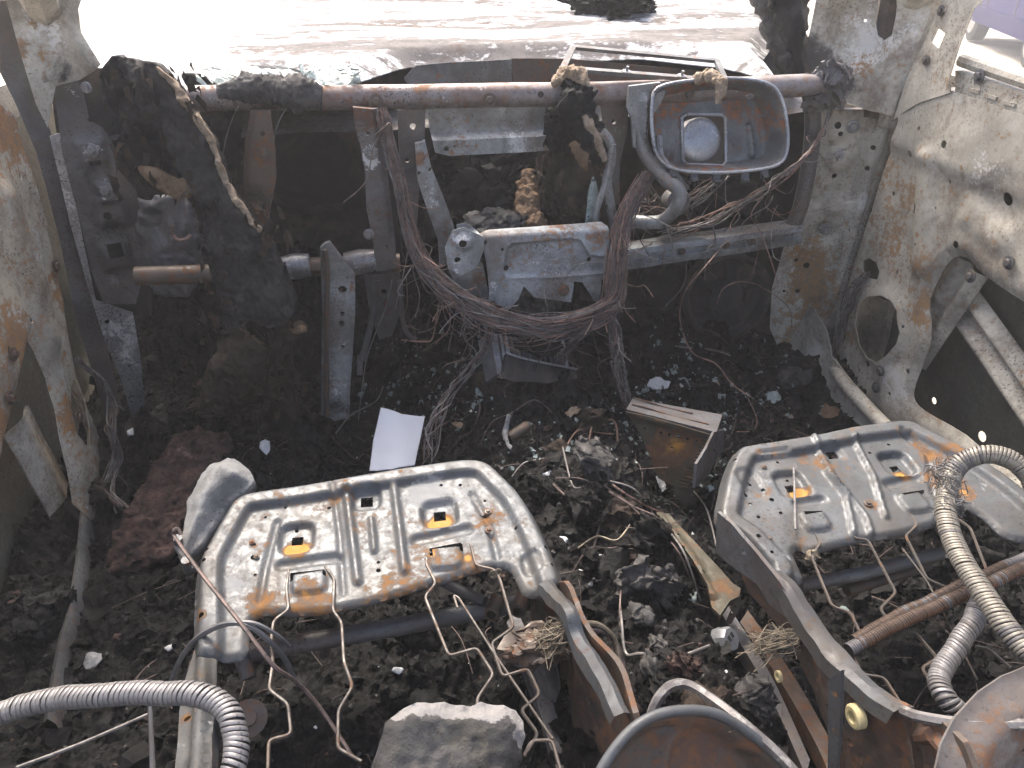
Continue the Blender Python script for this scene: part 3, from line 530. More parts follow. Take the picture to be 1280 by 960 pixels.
# lower left column tube with corroded clamps
lt = MB().tube(crm([at(170, 345, 'y', 1.47), at(260, 342, 'y', 1.47), at(360, 335, 'y', 1.47), at(500, 328, 'y', 1.47)], 6), .019, 14); lt.build('lower_tube', M['rust'], dash)
for x0, x1 in ((352, 388), (432, 470)):
    mb = MB().tube([at(x0, 336-(x0-352)*.07, 'y', 1.47), at((x0+x1)/2, 333-(x0-352)*.07, 'y', 1.47), at(x1, 331-(x0-352)*.07, 'y', 1.47)], [.024, .027, .023], 14); v = mb.v[0]; mb.v[0] = v+.004*fbm(v, 40, 3)[:, None]*nrm((0, -1, .4)); mb.build('clamp', M['alu'], dash)
def plate(pl, px, mat, name, holes=(), h=None, par=dash, res=.006, marks=(), th=.002, k=0, bolts=(), bm='rust'):
    if par is dash: mat = {'pan': 'dpan', 'steel': 'dsteel'}.get(mat, mat)  # dash parts take the copies with light in their colour
    o_ = pl.pts(px)
    if k: o_ = [p[:2] for p in crm([np.append(q, 0) for q in o_], k, True)]
    hs = [circ(pl.px(x, y), pxm(pl.P(x, y), r), 12) for x, y, r in holes]
    f = lambda uv: (.0012*fbm(pl.p3(uv), 14, 3)+(h(uv) if h else 0))
    ob = sheet(MB(), pl, o_, hs, f, res, th, wearpx(pl, marks) if marks else None).build(name, M[mat], par)
    nn = -pl.N if pl.flip else pl.N
    for x, y, r in bolts: MB().bolt(pl.P(x, y, .003), nn, pxm(pl.P(x, y), r)).build('bolt', M[bm], par)
    return ob
def edge_h(pl, px, w_, a):            # raised edge along a polyline
    L = pl.pts(px); return lambda uv: a*(1-sst(dline(uv, L), 0, w_))
# hanging brackets under the tube (left to right)
b1 = [(312, 139), (338, 138), (344, 190), (345, 225), (336, 268), (326, 292), (305, 270), (303, 220), (305, 180), (309, 160)]
plate(D2, b1, 'rust', 'hanging_bracket', [(328, 167, 3), (325, 252, 2.5), (322, 266, 2)], edge_h(D2, [(312, 139), (305, 180), (303, 220), (305, 270)], .012, -.012), marks=[(325, 150, 16, 1, .25), (325, 195, 14, 0, .3), (322, 240, 30, 2, .35), (318, 275, 20, 0, .2)], bolts=[(331, 190, 5.5)], th=.012)
b2 = [(441, 134), (472, 137), (478, 180), (486, 230), (493, 290), (496, 335), (470, 340), (466, 300), (458, 260), (456, 215), (450, 180), (444, 160)]
plate(D2, b2, 'dark', 'hanging_bracket', [(460, 167, 3), (484, 310, 2.5)], edge_h(D2, [(472, 137), (478, 180), (486, 230), (493, 290)], .010, -.01), marks=[(455, 150, 22, 0, .5), (462, 192, 15, 1, .6), (464, 205, 10, 1, .4), (470, 240, 14, 1, .2), (480, 275, 24, 0, .25)], bolts=[(464, 191, 5), (461, 292, 4)], bm='alu', th=.012)
b3 = [(499, 136), (530, 133), (530, 180), (536, 215), (548, 250), (560, 290), (548, 300), (530, 268), (518, 228), (508, 190)]
plate(D1, [(497, 138), (532, 134), (530, 200), (524, 240), (520, 300), (505, 300), (500, 220)], 'dark', 'hanging_bracket', [(516, 158, 4), (509, 201, 3)], marks=[(520, 170, 20, 2, .2)], th=.012)
# lit left leg and tall right leg of the centre frame
c1 = [(519, 180), (532, 178), (540, 212), (553, 244), (566, 278), (572, 300), (562, 330), (550, 335), (548, 302), (534, 262), (522, 226)]
plate(D2, c1, 'steel', 'frame_leg', [(538, 214, 3), (524, 216, 2)], edge_h(D2, [(532, 178), (540, 212), (553, 244), (566, 278)], .008, -.012), marks=[(526, 198, 9, 0, .55), (545, 250, 25, 1, .35), (560, 290, 12, 2, .3)], th=.014)
mb = MB(); P = crm([at(x, y, 'y', 1.44) for x, y in ((752, 165), (762, 178), (764, 200), (759, 225), (762, 250), (766, 275), (770, 300))], 5); mb.tube(P, .010, 8); mb.build('frame_leg', M['dsteel'], dash)
mb = MB(); P = crm([at(x, y, 'y', 1.43) for x, y in ((766, 180), (758, 225), (746, 262), (745, 285))], 5); mb.tube(P, .007, 8); mb.build('frame_leg', M['dsteel'], dash)
plate(D1, [(752, 132), (786, 130), (784, 165), (776, 200), (772, 255), (764, 262), (762, 200), (756, 160)], 'dark', 'hanging_bracket', [(768, 152, 3.5)], marks=[(770, 160, 20, 1, .25)], th=.012)
# horizontal channel behind the centre opening
D4 = wpl(1.56)
def chh(uv):
    d = np.abs(uv[:, 1]-D4.px(620, 168)[1]); L = D4.pts([(556, 170), (690, 168)]); return .018*(1-sst(np.maximum(0, uv[:, 1]-D4.px(620, 170)[1]), 0, .012))
plate(D4, [(534, 136), (705, 132), (716, 150), (710, 184), (640, 188), (560, 192), (543, 188), (537, 160)], 'pan', 'centre_channel', [(557, 183, 3.2), (567, 181, 2)], chh, marks=[(600, 145, 60, 2, .18), (640, 178, 20, 1, .35), (575, 182, 20, 0, .2), (660, 180, 30, 1, .2)], bolts=[(557, 183, 3), (610, 186, 3)], th=.012)
# centre plate with embossed frame, side cheek and two tongues
def cph(uv):
    L = D3.pts([(633, 310), (640, 303), (715, 297), (726, 300), (738, 318), (757, 320), (757, 341), (700, 346), (634, 347), (628, 340)]); d = dline(uv, L, True); ins = inpoly(uv, L)
    top = uv[:, 1]-D3.px(680, 291)[1]
    return np.where(ins, -.005*sst(d, 0, .006), .0)+.002*np.exp(-(d/.004)**2)-.02*sst(top, -.004, .012)+.01*(1-sst(dline(uv, D3.pts([(602, 295), (612, 375)])), 0, .008))
c2 = [(572, 284), (584, 281), (600, 293), (612, 290), (700, 284), (755, 280), (761, 284), (766, 345), (752, 350), (750, 382), (742, 375), (728, 353), (718, 352), (714, 378), (668, 372), (655, 358), (648, 374), (634, 389), (611, 372), (609, 340), (604, 310), (592, 303), (574, 300)]
plate(D3, c2, 'pan', 'centre_plate', [(633, 336, 3.6), (628, 312, 2), (706, 360, 3), (737, 325, 3), (606, 303, 3)], cph, marks=[(700, 290, 40, 0, .25), (750, 300, 14, 0, .35), (690, 320, 40, 1, .15), (640, 330, 25, 0, .12), (615, 360, 14, 1, .3)], bolts=[(704, 362, 4.5)], res=.004)
D5 = wpl(1.36, .1)
plate(D5, [(566, 288), (580, 284), (604, 296), (606, 310), (596, 335), (575, 345), (560, 335), (556, 310)], 'steel', 'side_cheek', [(578, 303, 5), (572, 325, 4)], lambda uv: .01*(1-sst(dline(uv, D5.pts([(580, 303)]*2)), .008, .02)), marks=[(575, 300, 12, 1, .5), (590, 320, 12, 2, .2), (570, 335, 10, 1, .4)], res=.004)
D6 = wpl(1.40)
mb = MB(); 
plate(D6, [(588, 318), (604, 330), (612, 375), (622, 405), (606, 412), (590, 380), (570, 360), (560, 335)], 'steel', 'side_cheek', [(598, 372, 4)], marks=[(600, 385, 18, 1, .4), (600, 350, 12, 0, .4)])
# lower left steering column stay: channel with holes
D7 = wpl(1.40)
plate(D7, [(401, 306), (412, 303), (444, 345), (444, 390), (441, 440), (438, 480), (437, 522), (418, 526), (402, 515), (402, 450), (403, 380)], 'steel', 'column_stay', [(428, 363, 6), (428, 392, 3.2), (427, 404, 4), (428, 434, 3)], lambda uv: edge_h(D7, [(401, 306), (403, 380), (402, 515)], .010, .016)(uv)+edge_h(D7, [(444, 345), (441, 440), (437, 522)], .006, .006)(uv), marks=[(430, 380, 22, 2, .3), (428, 480, 30, 1, .25), (426, 430, 12, 1, .35), (425, 510, 20, 2, .4), (440, 360, 12, 0, .2)], th=.012)
P = crm([at(x, y, 'y', 1.385) for x, y in ((406, 312), (409, 340), (408, 420), (409, 520))], 5); MB().tube(P, .006, 6).build('stay_edge', M['rust'], dash)
# bent tubes right of centre
P = crm([at(x, y, 'y', yy) for x, y, yy in ((806, 112, 1.48), (800, 135, 1.47), (800, 165, 1.46), (808, 195, 1.44), (830, 222, 1.40), (848, 238, 1.38), (846, 258, 1.38), (830, 275, 1.40), (812, 278, 1.42), (786, 276, 1.45))], 7); MB().tube(P, .014, 12).build('bent_stay', M['dsteel'], dash)
plate(D2, [(787, 108), (826, 103), (832, 115), (826, 130), (812, 150), (806, 185), (792, 185), (790, 150), (784, 135)], 'pan', 'stay_bracket', [(816, 116, 3)], lambda uv: edge_h(D2, [(806, 125), (804, 180)], .012, .014)(uv), marks=[(800, 120, 15, 1, .3), (818, 110, 8, 0, .3)], th=.01)
P = crm([at(x, y, 'y', yy) for x, y, yy in ((824, 170, 1.44), (826, 195, 1.42), (842, 215, 1.40), (858, 236, 1.40))], 5); MB().tube(P, .007, 8).build('bent_stay', M['alu'], dash)
# lower right beam
mb = MB(); a, b = at(782, 322, 'y', 1.47), at(1000, 291, 'y', 1.52); d = nrm(b-a); up = nrm(np.cross(np.cross(d, AZ), d))
prof = [(-.024, 0), (-.024, .006), (-.008, .008), (-.004, .002), (.006, .002), (.010, .008), (.022, .006), (.022, 0), (.02, -.02), (-.02, -.02)]
Aq = [a+up*y_-AY*z_*2 for y_, z_ in prof]; Bq = [b+up*y_-AY*z_*2 for y_, z_ in prof]; mid = [[p*(1-t)+q*t for p, q in zip(Aq, Bq)] for t in np.linspace(0, 1, 14)]
V = np.concatenate([np.array(m_) for m_ in mid]); V += .001*fbm(V, 15, 3)[:, None]; n_ = len(prof); mb.add(V, [(j*n_+k, j*n_+(k+1) % n_, (j+1)*n_+(k+1) % n_, (j+1)*n_+k) for j in range(13) for k in range(n_)]+[tuple(range(n_)), tuple(range(13*n_, 14*n_))[::-1]])
mb.build('lower_beam', M['dpan'], dash)
for t in (.3, .55, .7): MB().bolt(a*(1-t)+b*t-AY*.012, -AY, .005).build('bolt', M['rust'], dash)
P = crm([at(x, y, 'y', 1.53) for x, y in ((990, 104), (1010, 112), (1016, 150), (1012, 200), (1000, 260), (985, 292))], 5); MB().tube(P, .018, 8).build('end_bracket', M['dark'], dash)

# ---------------------------------------------------------------- passenger airbag housing
ab = thing('airbag_housing', 'open steel airbag housing with a round silver inflator behind a square hole', 'airbag housing', at(900, 215, 'y', 1.40))
H0 = PL(at(900, 160, 'y', 1.42), nrm((1, .02, -.02)), nrm((0, .35, 1)))
hout = [p[:2] for p in crm([np.append(q, 0) for q in H0.pts([(822, 110), (860, 101), (915, 98), (958, 104), (976, 122), (984, 160), (983, 190), (972, 206), (940, 213), (890, 216), (845, 212), (822, 196), (815, 165), (815, 130)])], 3, True)]
hin = [p[:2] for p in crm([np.append(q, 0) for q in H0.pts([(840, 124), (870, 114), (915, 112), (948, 118), (960, 134), (964, 160), (962, 182), (950, 196), (900, 200), (850, 196), (838, 180), (834, 150)])], 3, True)]
sq = H0.pts([(866, 142), (872, 138), (917, 139), (922, 143), (923, 199), (918, 205), (872, 203), (867, 198)])
HD = .055
def hah(uv):
    d = dline(uv, hout, True); return -HD*sst(d, .003, .024)+.0015*fbm(H0.p3(uv), 20, 3)+.010*(1-sst(dline(uv, H0.pts([(952, 155), (956, 190)])), .002, .01))
sq2 = [np.array(q) for q in sq]
hw = wearpx(H0, [(830, 140, 22, 0, .3), (870, 120, 30, 0, .25), (900, 205, 40, 0, .25), (975, 150, 20, 0, .3), (860, 190, 25, 2, .3), (945, 165, 30, 2, .2), (935, 130, 25, 0, .22), (960, 170, 20, 1, .2), (840, 150, 22, 1, .25), (850, 115, 20, 0, .2), (940, 195, 20, 2, .2)])
sheet(mb := MB(), H0, hout, [sq2, circ(H0.px(931, 179), .005, 10), circ(H0.px(948, 150), .003, 8)], hah, .0045, .002, hw); mb.build('tray', M['steel'], ab)
rim = H0.p3(np.array(hout), .001); MB().tube(list(rim)+[rim[0]], .0035, 8, False).build('tray_rim', M['silver'], ab)
sqp = H0.p3(np.array(sq), -HD+.003); MB().tube(list(sqp)+[sqp[0]], .0035, 6, False).build('opening_frame', M['silver'], ab)
for x, y in ((842, 212), (868, 217), (896, 219), (932, 218), (956, 213)):
    c = H0.P(x, y, -.002); mb = MB().box(c-H0.V*.006, (.016, .003, .018), np.array([H0.U, -H0.N, H0.V]).T); mb.tube([c+H0.N*.004-H0.U*.006-H0.V*.012, c+H0.N*.004+H0.U*.006-H0.V*.012], .004, 6); mb.build('hook', M['pan'], ab)
nH = -H0.N if H0.flip else H0.N
dc = H0.P(892, 171, -HD-.006); R_ = pxm(dc, 27)
MB().lathe(dc-nH*.03, nH, [(R_*1.02, 0), (R_*1.02, .022), (R_*1.0, .030)]+[(R_*math.cos(a), .030+R_*.22*math.sin(a)) for a in np.linspace(.1, 1.5, 9)], 40).build('inflator', M['silver'], ab)
plate(PL(dc-nH*.06, H0.U, H0.V), [(840, 110), (960, 110), (975, 205), (835, 205)], 'dark', 'back_plate', par=ab)
mb = MB(); cc = at(846, 245, 'y', 1.42)
MB().lathe(at(842, 252, 'y', 1.50), nrm((0, -1, .3)), [(.03, 0), (.03, .02), (.025, .028), (.012, .03)], 24).build('igniter_can', M['steel'], ab)

# ---------------------------------------------------------------- screen bezel lying on the tube
bz = thing('screen_bezel', 'thin empty silver rectangular frame leaning on the right of the cross tube', 'bezel', at(810, 100, 'y', 1.52))
q = [at(703, 88, 'y', 1.50), at(716, 61, 'y', 1.60), at(895, 78, 'y', 1.60), at(906, 104, 'y', 1.49)]
def strip(a, b, w_, t_, n):           # flat bar
    d = nrm(b-a); s_ = nrm(np.cross(d, n)); n = nrm(n); return MB().prism([a-s_*w_/2, a+s_*w_/2, a+s_*w_/2+n*t_, a-s_*w_/2+n*t_], [b-s_*w_/2, b+s_*w_/2, b+s_*w_/2+n*t_, b-s_*w_/2+n*t_])
nb = nrm(np.cross(q[1]-q[0], q[3]-q[0])); nb = nb if nb[2] > 0 else -nb
for i, (a, b) in enumerate(((0, 1), (1, 2), (2, 3), (3, 0))):
    e = nrm(q[b]-q[a]); strip(q[a]-e*.003, q[b]+e*.003, .012, .006+.0005*i, nb).build('frame_bar', M['steel'], bz)
for t in (.38, .72):
    c = q[0]*(1-t)+q[3]*t+nb*.006; MB().lathe(c, nb, [(.009, 0), (.009, .003), (.003, .004), (.003, .012)], 12).build('stud', M['alu'], bz)

# ---------------------------------------------------------------- seats: pressed pans, spring wires, cross tubes, side members
TL = R(7)
def seat_pan(par, pl, outline, front, holes, squares, ribs, slots, dimples, marks, bolts, res=.0038, mat='pan'):
    o_ = [p[:2] for p in crm([np.append(q, 0) for q in pl.pts(outline)], 3, True)]; fr = [p[:2] for p in crm([np.append(q, 0) for q in pl.pts(front)], 4)]
    hs = [circ(pl.px(x, y), pxm(pl.P(x, y), r), 12) for x, y, r in holes]
    for x, y, w_, h_, a in squares: hs.append([np.array(q) for q in rect(pl.px(x, y), pxm(pl.P(x, y), w_), pxm(pl.P(x, y), h_), a)])
    for L in slots: hs.append([np.array(q) for q in pl.pts(L)])
    RB = [(pl.pts(L), pxm(pl.P(*L[0]), w_), a) for L, w_, a in ribs]
    DM = [(np.array(pl.px(x, y)), pxm(pl.P(x, y), r), asp, a) for x, y, r, asp, a in dimples]
    oz = np.array(o_)
    def h(uv):
        d = dline(uv, fr); e = dline(uv, oz, True)
        z = -.011*sst(d, .028, .038)+.0014*fbm(pl.p3(uv), 13, 4)-.016*(1-sst(d, 0, .014))**1.6-.006*(1-sst(e, 0, .008))
        for L, w_, a in RB: z = z+a*(1-sst(dline(uv, L), w_*.22, w_*.68))
        for c, r, asp, a in DM:
            q = np.abs(uv-c)*np.array([1, 1/asp]); dd = (q[:, 0]**4+q[:, 1]**4)**.25; z = z+a*(1-sst(dd, r*.74, r*.98))
        return z
    sp = sheet(MB(), pl, o_, hs, h, res, .0022, wearpx(pl, marks)).build('seat_pan', M[mat], par, ang=60)
    n = -pl.N if pl.flip else pl.N; WLOC[sp.name] = np.array(WLOC[par.name])
    for x, y, r in bolts: MB().bolt(pl.P(x, y, -.009), n, pxm(pl.P(x, y), r)).build('rivet', M['rust'], sp)
    return sp
def wire_part(par, pts, pl, r=.0020, mat='spring', name='spring_wire', rad=.006, sag=.0):
    P = rnd([pl.P(x, y) if not isinstance(x, (tuple, np.ndarray)) else np.asarray(x) for x, y in pts], rad, 4)
    return MB().tube(P, r, 6).build(name, M[mat], par)
LS = thing('left_seat_base', '', 'seat base', (-.05, .7, .0)); LS.name = 'seat_base'; WLOC['seat_base'] = np.array((-.05, .7, 0.))
LS['label'] = 'burnt seat base on the left with bare pressed pan and hanging spring wires'; LS['group'] = 'front seat bases'
SP = PL((-.05, .91, .375), AX, np.array((0, -math.cos(TL), -math.sin(TL))))
lo2 = [(243, 700), (262, 662), (284, 626), (304, 612), (335, 606), (400, 596), (470, 584), (540, 573), (585, 568), (612, 573), (634, 592), (658, 618), (682, 662), (697, 698), (705, 719), (697, 729), (674, 737), (656, 735), (648, 722), (640, 706), (624, 700), (600, 704), (560, 717), (500, 735), (440, 750), (380, 760), (330, 760), (311, 770), (308, 790), (306, 806), (298, 815), (275, 818), (245, 815), (238, 800), (238, 750)]
fr2 = [(238, 810), (240, 750), (243, 700), (262, 662), (284, 626), (304, 612), (335, 606), (400, 596), (470, 584), (540, 573), (585, 568), (612, 573), (634, 592), (658, 618), (682, 662), (697, 698), (705, 719)]
holes = [(258, 686, 2.8), (255, 700, 2.8), (251, 768, 4), (315, 690, 4), (316, 674, 2), (317, 712, 2), (551, 600, 2.3), (575, 600, 2.3), (621, 581, 2.5), (652, 618, 3), (661, 627, 3), (606, 637, 3), (606, 620, 2), (683, 683, 3.2), (472, 696, 2.4), (472, 706, 3), (410, 628, 2.5), (355, 628, 2), (330, 640, 2), (690, 705, 2.2), (368, 652, 2.6), (645, 655, 2)]
pan_l = seat_pan(LS, SP, lo2, fr2, holes, [(457, 617, 15, 15, .05), (549, 633, 15, 15, .05), (369, 665, 14, 13, .05)],
    [([(432, 608), (437, 650), (446, 720)], 9, .007), ([(463, 642), (467, 682)], 7, .006), ([(492, 604), (498, 650), (505, 708)], 9, .007), ([(415, 602), (423, 660), (428, 735)], 6, -.004), ([(345, 645), (330, 700), (322, 745)], 8, -.005), ([(590, 610), (612, 650), (622, 690)], 8, -.005), ([(350, 700), (420, 690)], 15, -.006), ([(520, 668), (585, 655)], 15, -.006)],
    [[(361, 710), (404, 705), (406, 708), (406, 716), (402, 714), (402, 709), (365, 714), (365, 722), (361, 722)], [(536, 679), (575, 672), (578, 674), (579, 683), (575, 683), (574, 677), (540, 683), (541, 692), (537, 692)]],
    [(369, 665, 24, 1.1, -.009), (457, 616, 20, 1.0, -.007), (549, 634, 25, 1.0, -.010), (385, 722, 24, .8, .006), (556, 692, 24, .8, .006), (665, 700, 14, 1.3, -.004)],
    [(362, 678, 11, 0, 1.3), (376, 677, 11, 0, 1.3), (542, 643, 11, 0, 1.3), (556, 641, 11, 0, 1.3), (366, 672, 18, 0, .3), (252, 768, 8, 0, 1.0), (540, 605, 35, 1, .5), (600, 605, 30, 1, .35), (290, 720, 18, 1, .5), (300, 735, 22, 1, .35), (320, 745, 22, 0, .5), (390, 752, 40, 0, .4), (500, 730, 50, 0, .35), (590, 707, 25, 0, .4), (610, 640, 22, 0, .4), (640, 650, 25, 1, .45), (470, 660, 45, 0, .12), (330, 700, 18, 2, .15), (440, 612, 25, 0, .2), (520, 610, 30, 1, .3), (560, 655, 15, 2, .35), (350, 615, 50, 0, .12), (630, 620, 20, 1, .2), (380, 735, 14, 0, .4), (540, 690, 10, 0, .8), (584, 690, 8, 0, .8)],
    [(611, 657, 3), (610, 634, 2.5), (313, 672, 2.2), (319, 690, 2.2)])
SW = PL((-.05, .6, .335), AX, np.array((0, -1, -.05)))
for pts in ([(361, 712), (358, 736), (361, 762), (342, 776), (339, 800), (341, 830), (336, 862), (360, 880), (364, 918), (336, 925), (334, 985)],
            [(406, 708), (418, 724), (416, 763), (427, 778), (430, 828), (441, 858), (423, 888), (422, 935), (452, 952)],
            [(536, 690), (532, 704), (545, 729), (531, 746), (561, 820), (596, 810), (617, 843), (596, 874), (600, 900)],
            [(578, 677), (588, 680), (595, 707), (618, 712), (625, 724), (642, 784), (614, 804), (628, 846), (660, 836), (675, 868), (651, 888), (673, 918), (658, 940)],
            [(655, 945), (664, 926), (690, 925), (704, 975)]):
    wire_part(LS, pts, SW)
wire_part(LS, [(572, 760), (567, 744), (573, 747), (621, 822), (691, 924)], SW, .0017)
for c, a in (((622, 716), 0), ((617, 718), 0)):
    p = SW.P(*c); mb = MB().tube([p+.006*np.array((math.cos(t), .4*math.sin(t)*0+t*.0004-.004, math.sin(t))) for t in np.linspace(0, 25, 60)], .0012, 5); mb.build('wire_wrap', M['braid'], LS)
def tubepart(par, pts, z, r, mat, name): return MB().tube([at(x, y, 'z', z) for x, y in pts], r, 12).build(name, M[mat], par)
tubepart(LS, [(300, 820), (355, 808), (500, 783), (660, 752)], .22, .013, 'dark', 'cross_tube')
tubepart(LS, [(545, 722), (575, 738), (606, 752)], .24, .008, 'dark', 'link_rod')
mb = MB().lathe(at(307, 836, 'z', .24), nrm((.3, -.7, -.6)), [(.010, -.03), (.010, .012), (.007, .013), (.007, -.01)], 14); mb.build('tube_end', M['steel'], LS)
for x, y in ((615, 766), (648, 762)): MB().lathe(at(x, y, 'z', .24), nrm((-.4, -.9, .2)), [(.011, -.03), (.011, .004), (.007, .005), (.006, -.012)], 16).build('tube_end', M['rust'], LS)
# right side member of the left seat: tall plate with a lit rolled top edge
mr = PL((.178, .6, .3), nrm((.12, -1, 0)), AZ)
plate(mr, [(655, 732), (700, 728), (722, 752), (742, 795), (772, 845), (798, 890), (806, 920), (800, 975), (735, 985), (722, 930), (705, 880), (682, 830), (664, 780)], 'rust', 'side_member', [(663, 765, 5), (671, 777, 3), (690, 830, 3), (694, 845, 3.5)], lambda uv: .006*np.sin(uv[:, 0]*40), par=LS, marks=[(740, 880, 30, 2, .3), (760, 930, 30, 0, .5), (700, 790, 25, 2, .2), (770, 900, 14, 1, .3)], th=.006)
P = crm([mr.P(x, y, .008) for x, y in ((696, 724), (712, 742), (730, 762), (738, 790), (752, 815), (772, 845), (796, 888))], 6); A = np.array(P); sd_ = np.array((-.016, 0, 0))
V = np.concatenate([A-sd_*.2-AZ*.016, A-sd_*.1, A+sd_*.3+AZ*.004, A+sd_*.9, A+sd_*1.1-AZ*.014]); n_ = len(A)
V = V+.0022*fbm(V, 28, 3)[:, None]*np.array((.6, .3, 1)); MB().add(np.concatenate([V, V-AZ*.002]), [(k*n_+j, k*n_+j+1, (k+1)*n_+j+1, (k+1)*n_+j) for k in range(4) for j in range(n_-1)]).build('member_edge', M['pan'], LS)
plate(PL((.15, .6, .2), nrm((.3, -1, 0)), AZ), [(663, 800), (690, 815), (700, 860), (694, 878), (680, 870), (668, 840)], 'dark', 'rail_plate', [(694, 830, 2.5)], par=LS)
mb = MB().lump(at(668, 808, 'z', .29), (.075, .05, .035), amp=.35, sub=4, sc=3, seed=4); mb.build('latch', M['rust'], LS)
P = crm([at(x, y, 'z', .26) for x, y in ((650, 815), (655, 800), (672, 795), (690, 800), (688, 820))], 5); MB().tube(P, .006, 8).build('latch_lever', M['rust'], LS)
# left side member: flat pressed rail with a central ridge
ml = PL((-.27, .55, .265), nrm((1, .15, .25)), nrm((.1, -1, .25)))
plate(ml, [(243, 812), (271, 812), (271, 850), (268, 890), (264, 930), (262, 985), (216, 985), (222, 930), (224, 890), (228, 860)], 'pan', 'side_member', [(234, 898, 4.5)], lambda uv: .010*(1-sst(dline(uv, ml.pts([(256, 815), (252, 890), (246, 985)])), .004, .012)), par=LS, marks=[(232, 898, 10, 0, .7), (230, 930, 18, 1, .4), (250, 850, 15, 0, .2)], res=.005, th=.004)
plate(PL((-.245, .55, .24), nrm((.3, -1, 0)), AZ), [(268, 820), (276, 818), (278, 900), (272, 960), (264, 960)], 'dark', 'rail_plate', par=LS)
MB().lathe(at(311, 898, 'z', .23), nrm((.2, -.5, .8)), [(.022, 0), (.022, .006), (.010, .008), (.009, .016)], 18).build('pivot_disc', M['rust'], LS)

RS = thing('seat_base', 'burnt seat base on the right beside the door with pale blue grey pan', 'seat base', (.66, .68, .0), 'front seat bases')
SR = PL((.65, .87, .375), AX, np.array((0, -math.cos(TL), -math.sin(TL))))
ro2 = [(896, 640), (900, 610), (907, 582), (920, 556), (940, 550), (968, 546), (1020, 537), (1065, 528), (1112, 521), (1140, 521), (1162, 531), (1190, 545), (1222, 562), (1262, 590), (1300, 620), (1300, 665), (1262, 662), (1236, 640), (1205, 622), (1184, 622), (1176, 645), (1160, 652), (1125, 662), (1065, 671), (1018, 683), (1004, 678), (995, 683), (1002, 700), (1008, 717), (995, 722), (975, 722), (958, 702), (930, 670), (908, 655)]
fr3 = [(960, 704), (930, 672), (896, 645), (900, 610), (907, 582), (920, 556), (940, 550), (968, 546), (1020, 537), (1065, 528), (1112, 521), (1140, 521), (1162, 531), (1190, 545), (1222, 562), (1262, 590), (1300, 620)]
holes = [(919, 573, 2.2), (957, 578, 2.5), (974, 572, 2), (967, 618, 3.2), (956, 604, 2.4), (940, 624, 2.6), (934, 611, 3), (978, 635, 2.4), (1114, 549, 2.2), (1175, 580, 3), (1168, 532, 2.6), (988, 590, 2.2), (940, 598, 2.2), (950, 640, 2.5), (965, 690, 2.4), (948, 670, 3), (1090, 560, 2)]
pan_r = seat_pan(RS, SR, ro2, fr3, holes, [(1043, 560, 13, 12, 0), (992, 600, 11, 11, 0), (1125, 574, 11, 10, 0)],
    [([(1036, 585), (1060, 615), (1070, 660)], 7, .006), ([(1018, 545), (1044, 590), (1085, 640), (1092, 662)], 7, .006), ([(1070, 545), (1095, 590), (1110, 640)], 7, .006), ([(1000, 622), (1030, 618)], 13, -.006), ([(1115, 598), (1150, 590)], 14, -.007), ([(950, 565), (985, 560)], 6, -.004), ([(1130, 535), (1165, 560), (1172, 610)], 8, -.006)],
    [[(1006, 636), (1030, 632), (1031, 635), (1008, 640)], [(1130, 612), (1158, 606), (1159, 609), (1132, 615)]],
    [(992, 598, 22, 1.1, -.009), (1043, 559, 14, 1.0, -.005), (1125, 572, 22, 1.0, -.011), (1020, 645, 20, .9, .006), (1145, 622, 20, .9, .006), (940, 600, 18, 1.4, -.004)],
    [(998, 607, 9, 0, 1.3), (1007, 604, 9, 0, 1.3), (1132, 583, 10, 0, 1.1), (1165, 560, 20, 0, .5), (1180, 590, 25, 0, .55), (1200, 560, 20, 0, .3), (1030, 575, 20, 0, .35), (960, 560, 25, 0, .2), (950, 590, 30, 1, .35), (1000, 570, 40, 1, .2), (1085, 590, 20, 1, .3), (1090, 625, 10, 0, .8), (1235, 600, 30, 1, .3), (920, 600, 10, 2, .2), (1120, 540, 20, 0, .2), (1210, 610, 12, 0, .7), (985, 690, 15, 1, .4), (1060, 545, 20, 2, .15)],
    [(963, 668, 3), (957, 578, 2), (1088, 624, 3.2)], mat='pan')
# inner side plate of the pan
sp_ = PL((.40, .65, .3), nrm((.25, -1, 0)), AZ)
plate(sp_, [(897, 640), (915, 655), (945, 690), (962, 712), (975, 728), (985, 745), (1000, 770), (985, 775), (960, 755), (945, 730), (925, 715), (905, 700), (895, 690)], 'steel', 'pan_side', [(930, 690, 4)], par=RS, marks=[(920, 680, 30, 2, .35)], th=.005)
SV = PL((.65, .6, .335), AX, np.array((0, -1, -.05)))
for pts in ([(1011, 650), (1025, 680), (1014, 695), (1040, 758), (1063, 766), (1082, 805), (1062, 813), (1078, 843), (1105, 847), (1129, 884), (1130, 900)],
            [(1048, 640), (1068, 673), (1085, 675), (1120, 741), (1100, 761), (1119, 788), (1145, 791), (1172, 823), (1152, 835), (1167, 858)],
            [(1137, 640), (1146, 657), (1132, 670), (1159, 724), (1189, 737), (1206, 764), (1188, 778), (1198, 796)],
            [(1196, 648), (1213, 660), (1235, 717), (1214, 731), (1236, 764), (1256, 762)],
            [(1219, 808), (1236, 811), (1263, 835)], [(1300, 790), (1272, 798), (1284, 815), (1310, 820)]):
    wire_part(RS, pts, SV)
wire_part(RS, [(1130, 690), (1127, 684), (1160, 728), (1222, 850)], SV, .0012)
wire_part(RS, [(992, 585), (993, 610), (994, 662)], SR, .0016, 'wire')
mb = MB().lump(at(1014, 696, 'z', .33), (.016, .016, .02), amp=.4, sub=3, sc=4); mb.build('wire_wrap', M['braid'], RS)
tubepart(RS, [(1000, 732), (1080, 716), (1175, 692)], .25, .010, 'steel', 'cross_tube')
tubepart(RS, [(1058, 738), (1110, 722), (1160, 706)], .22, .009, 'rust', 'cross_tube')
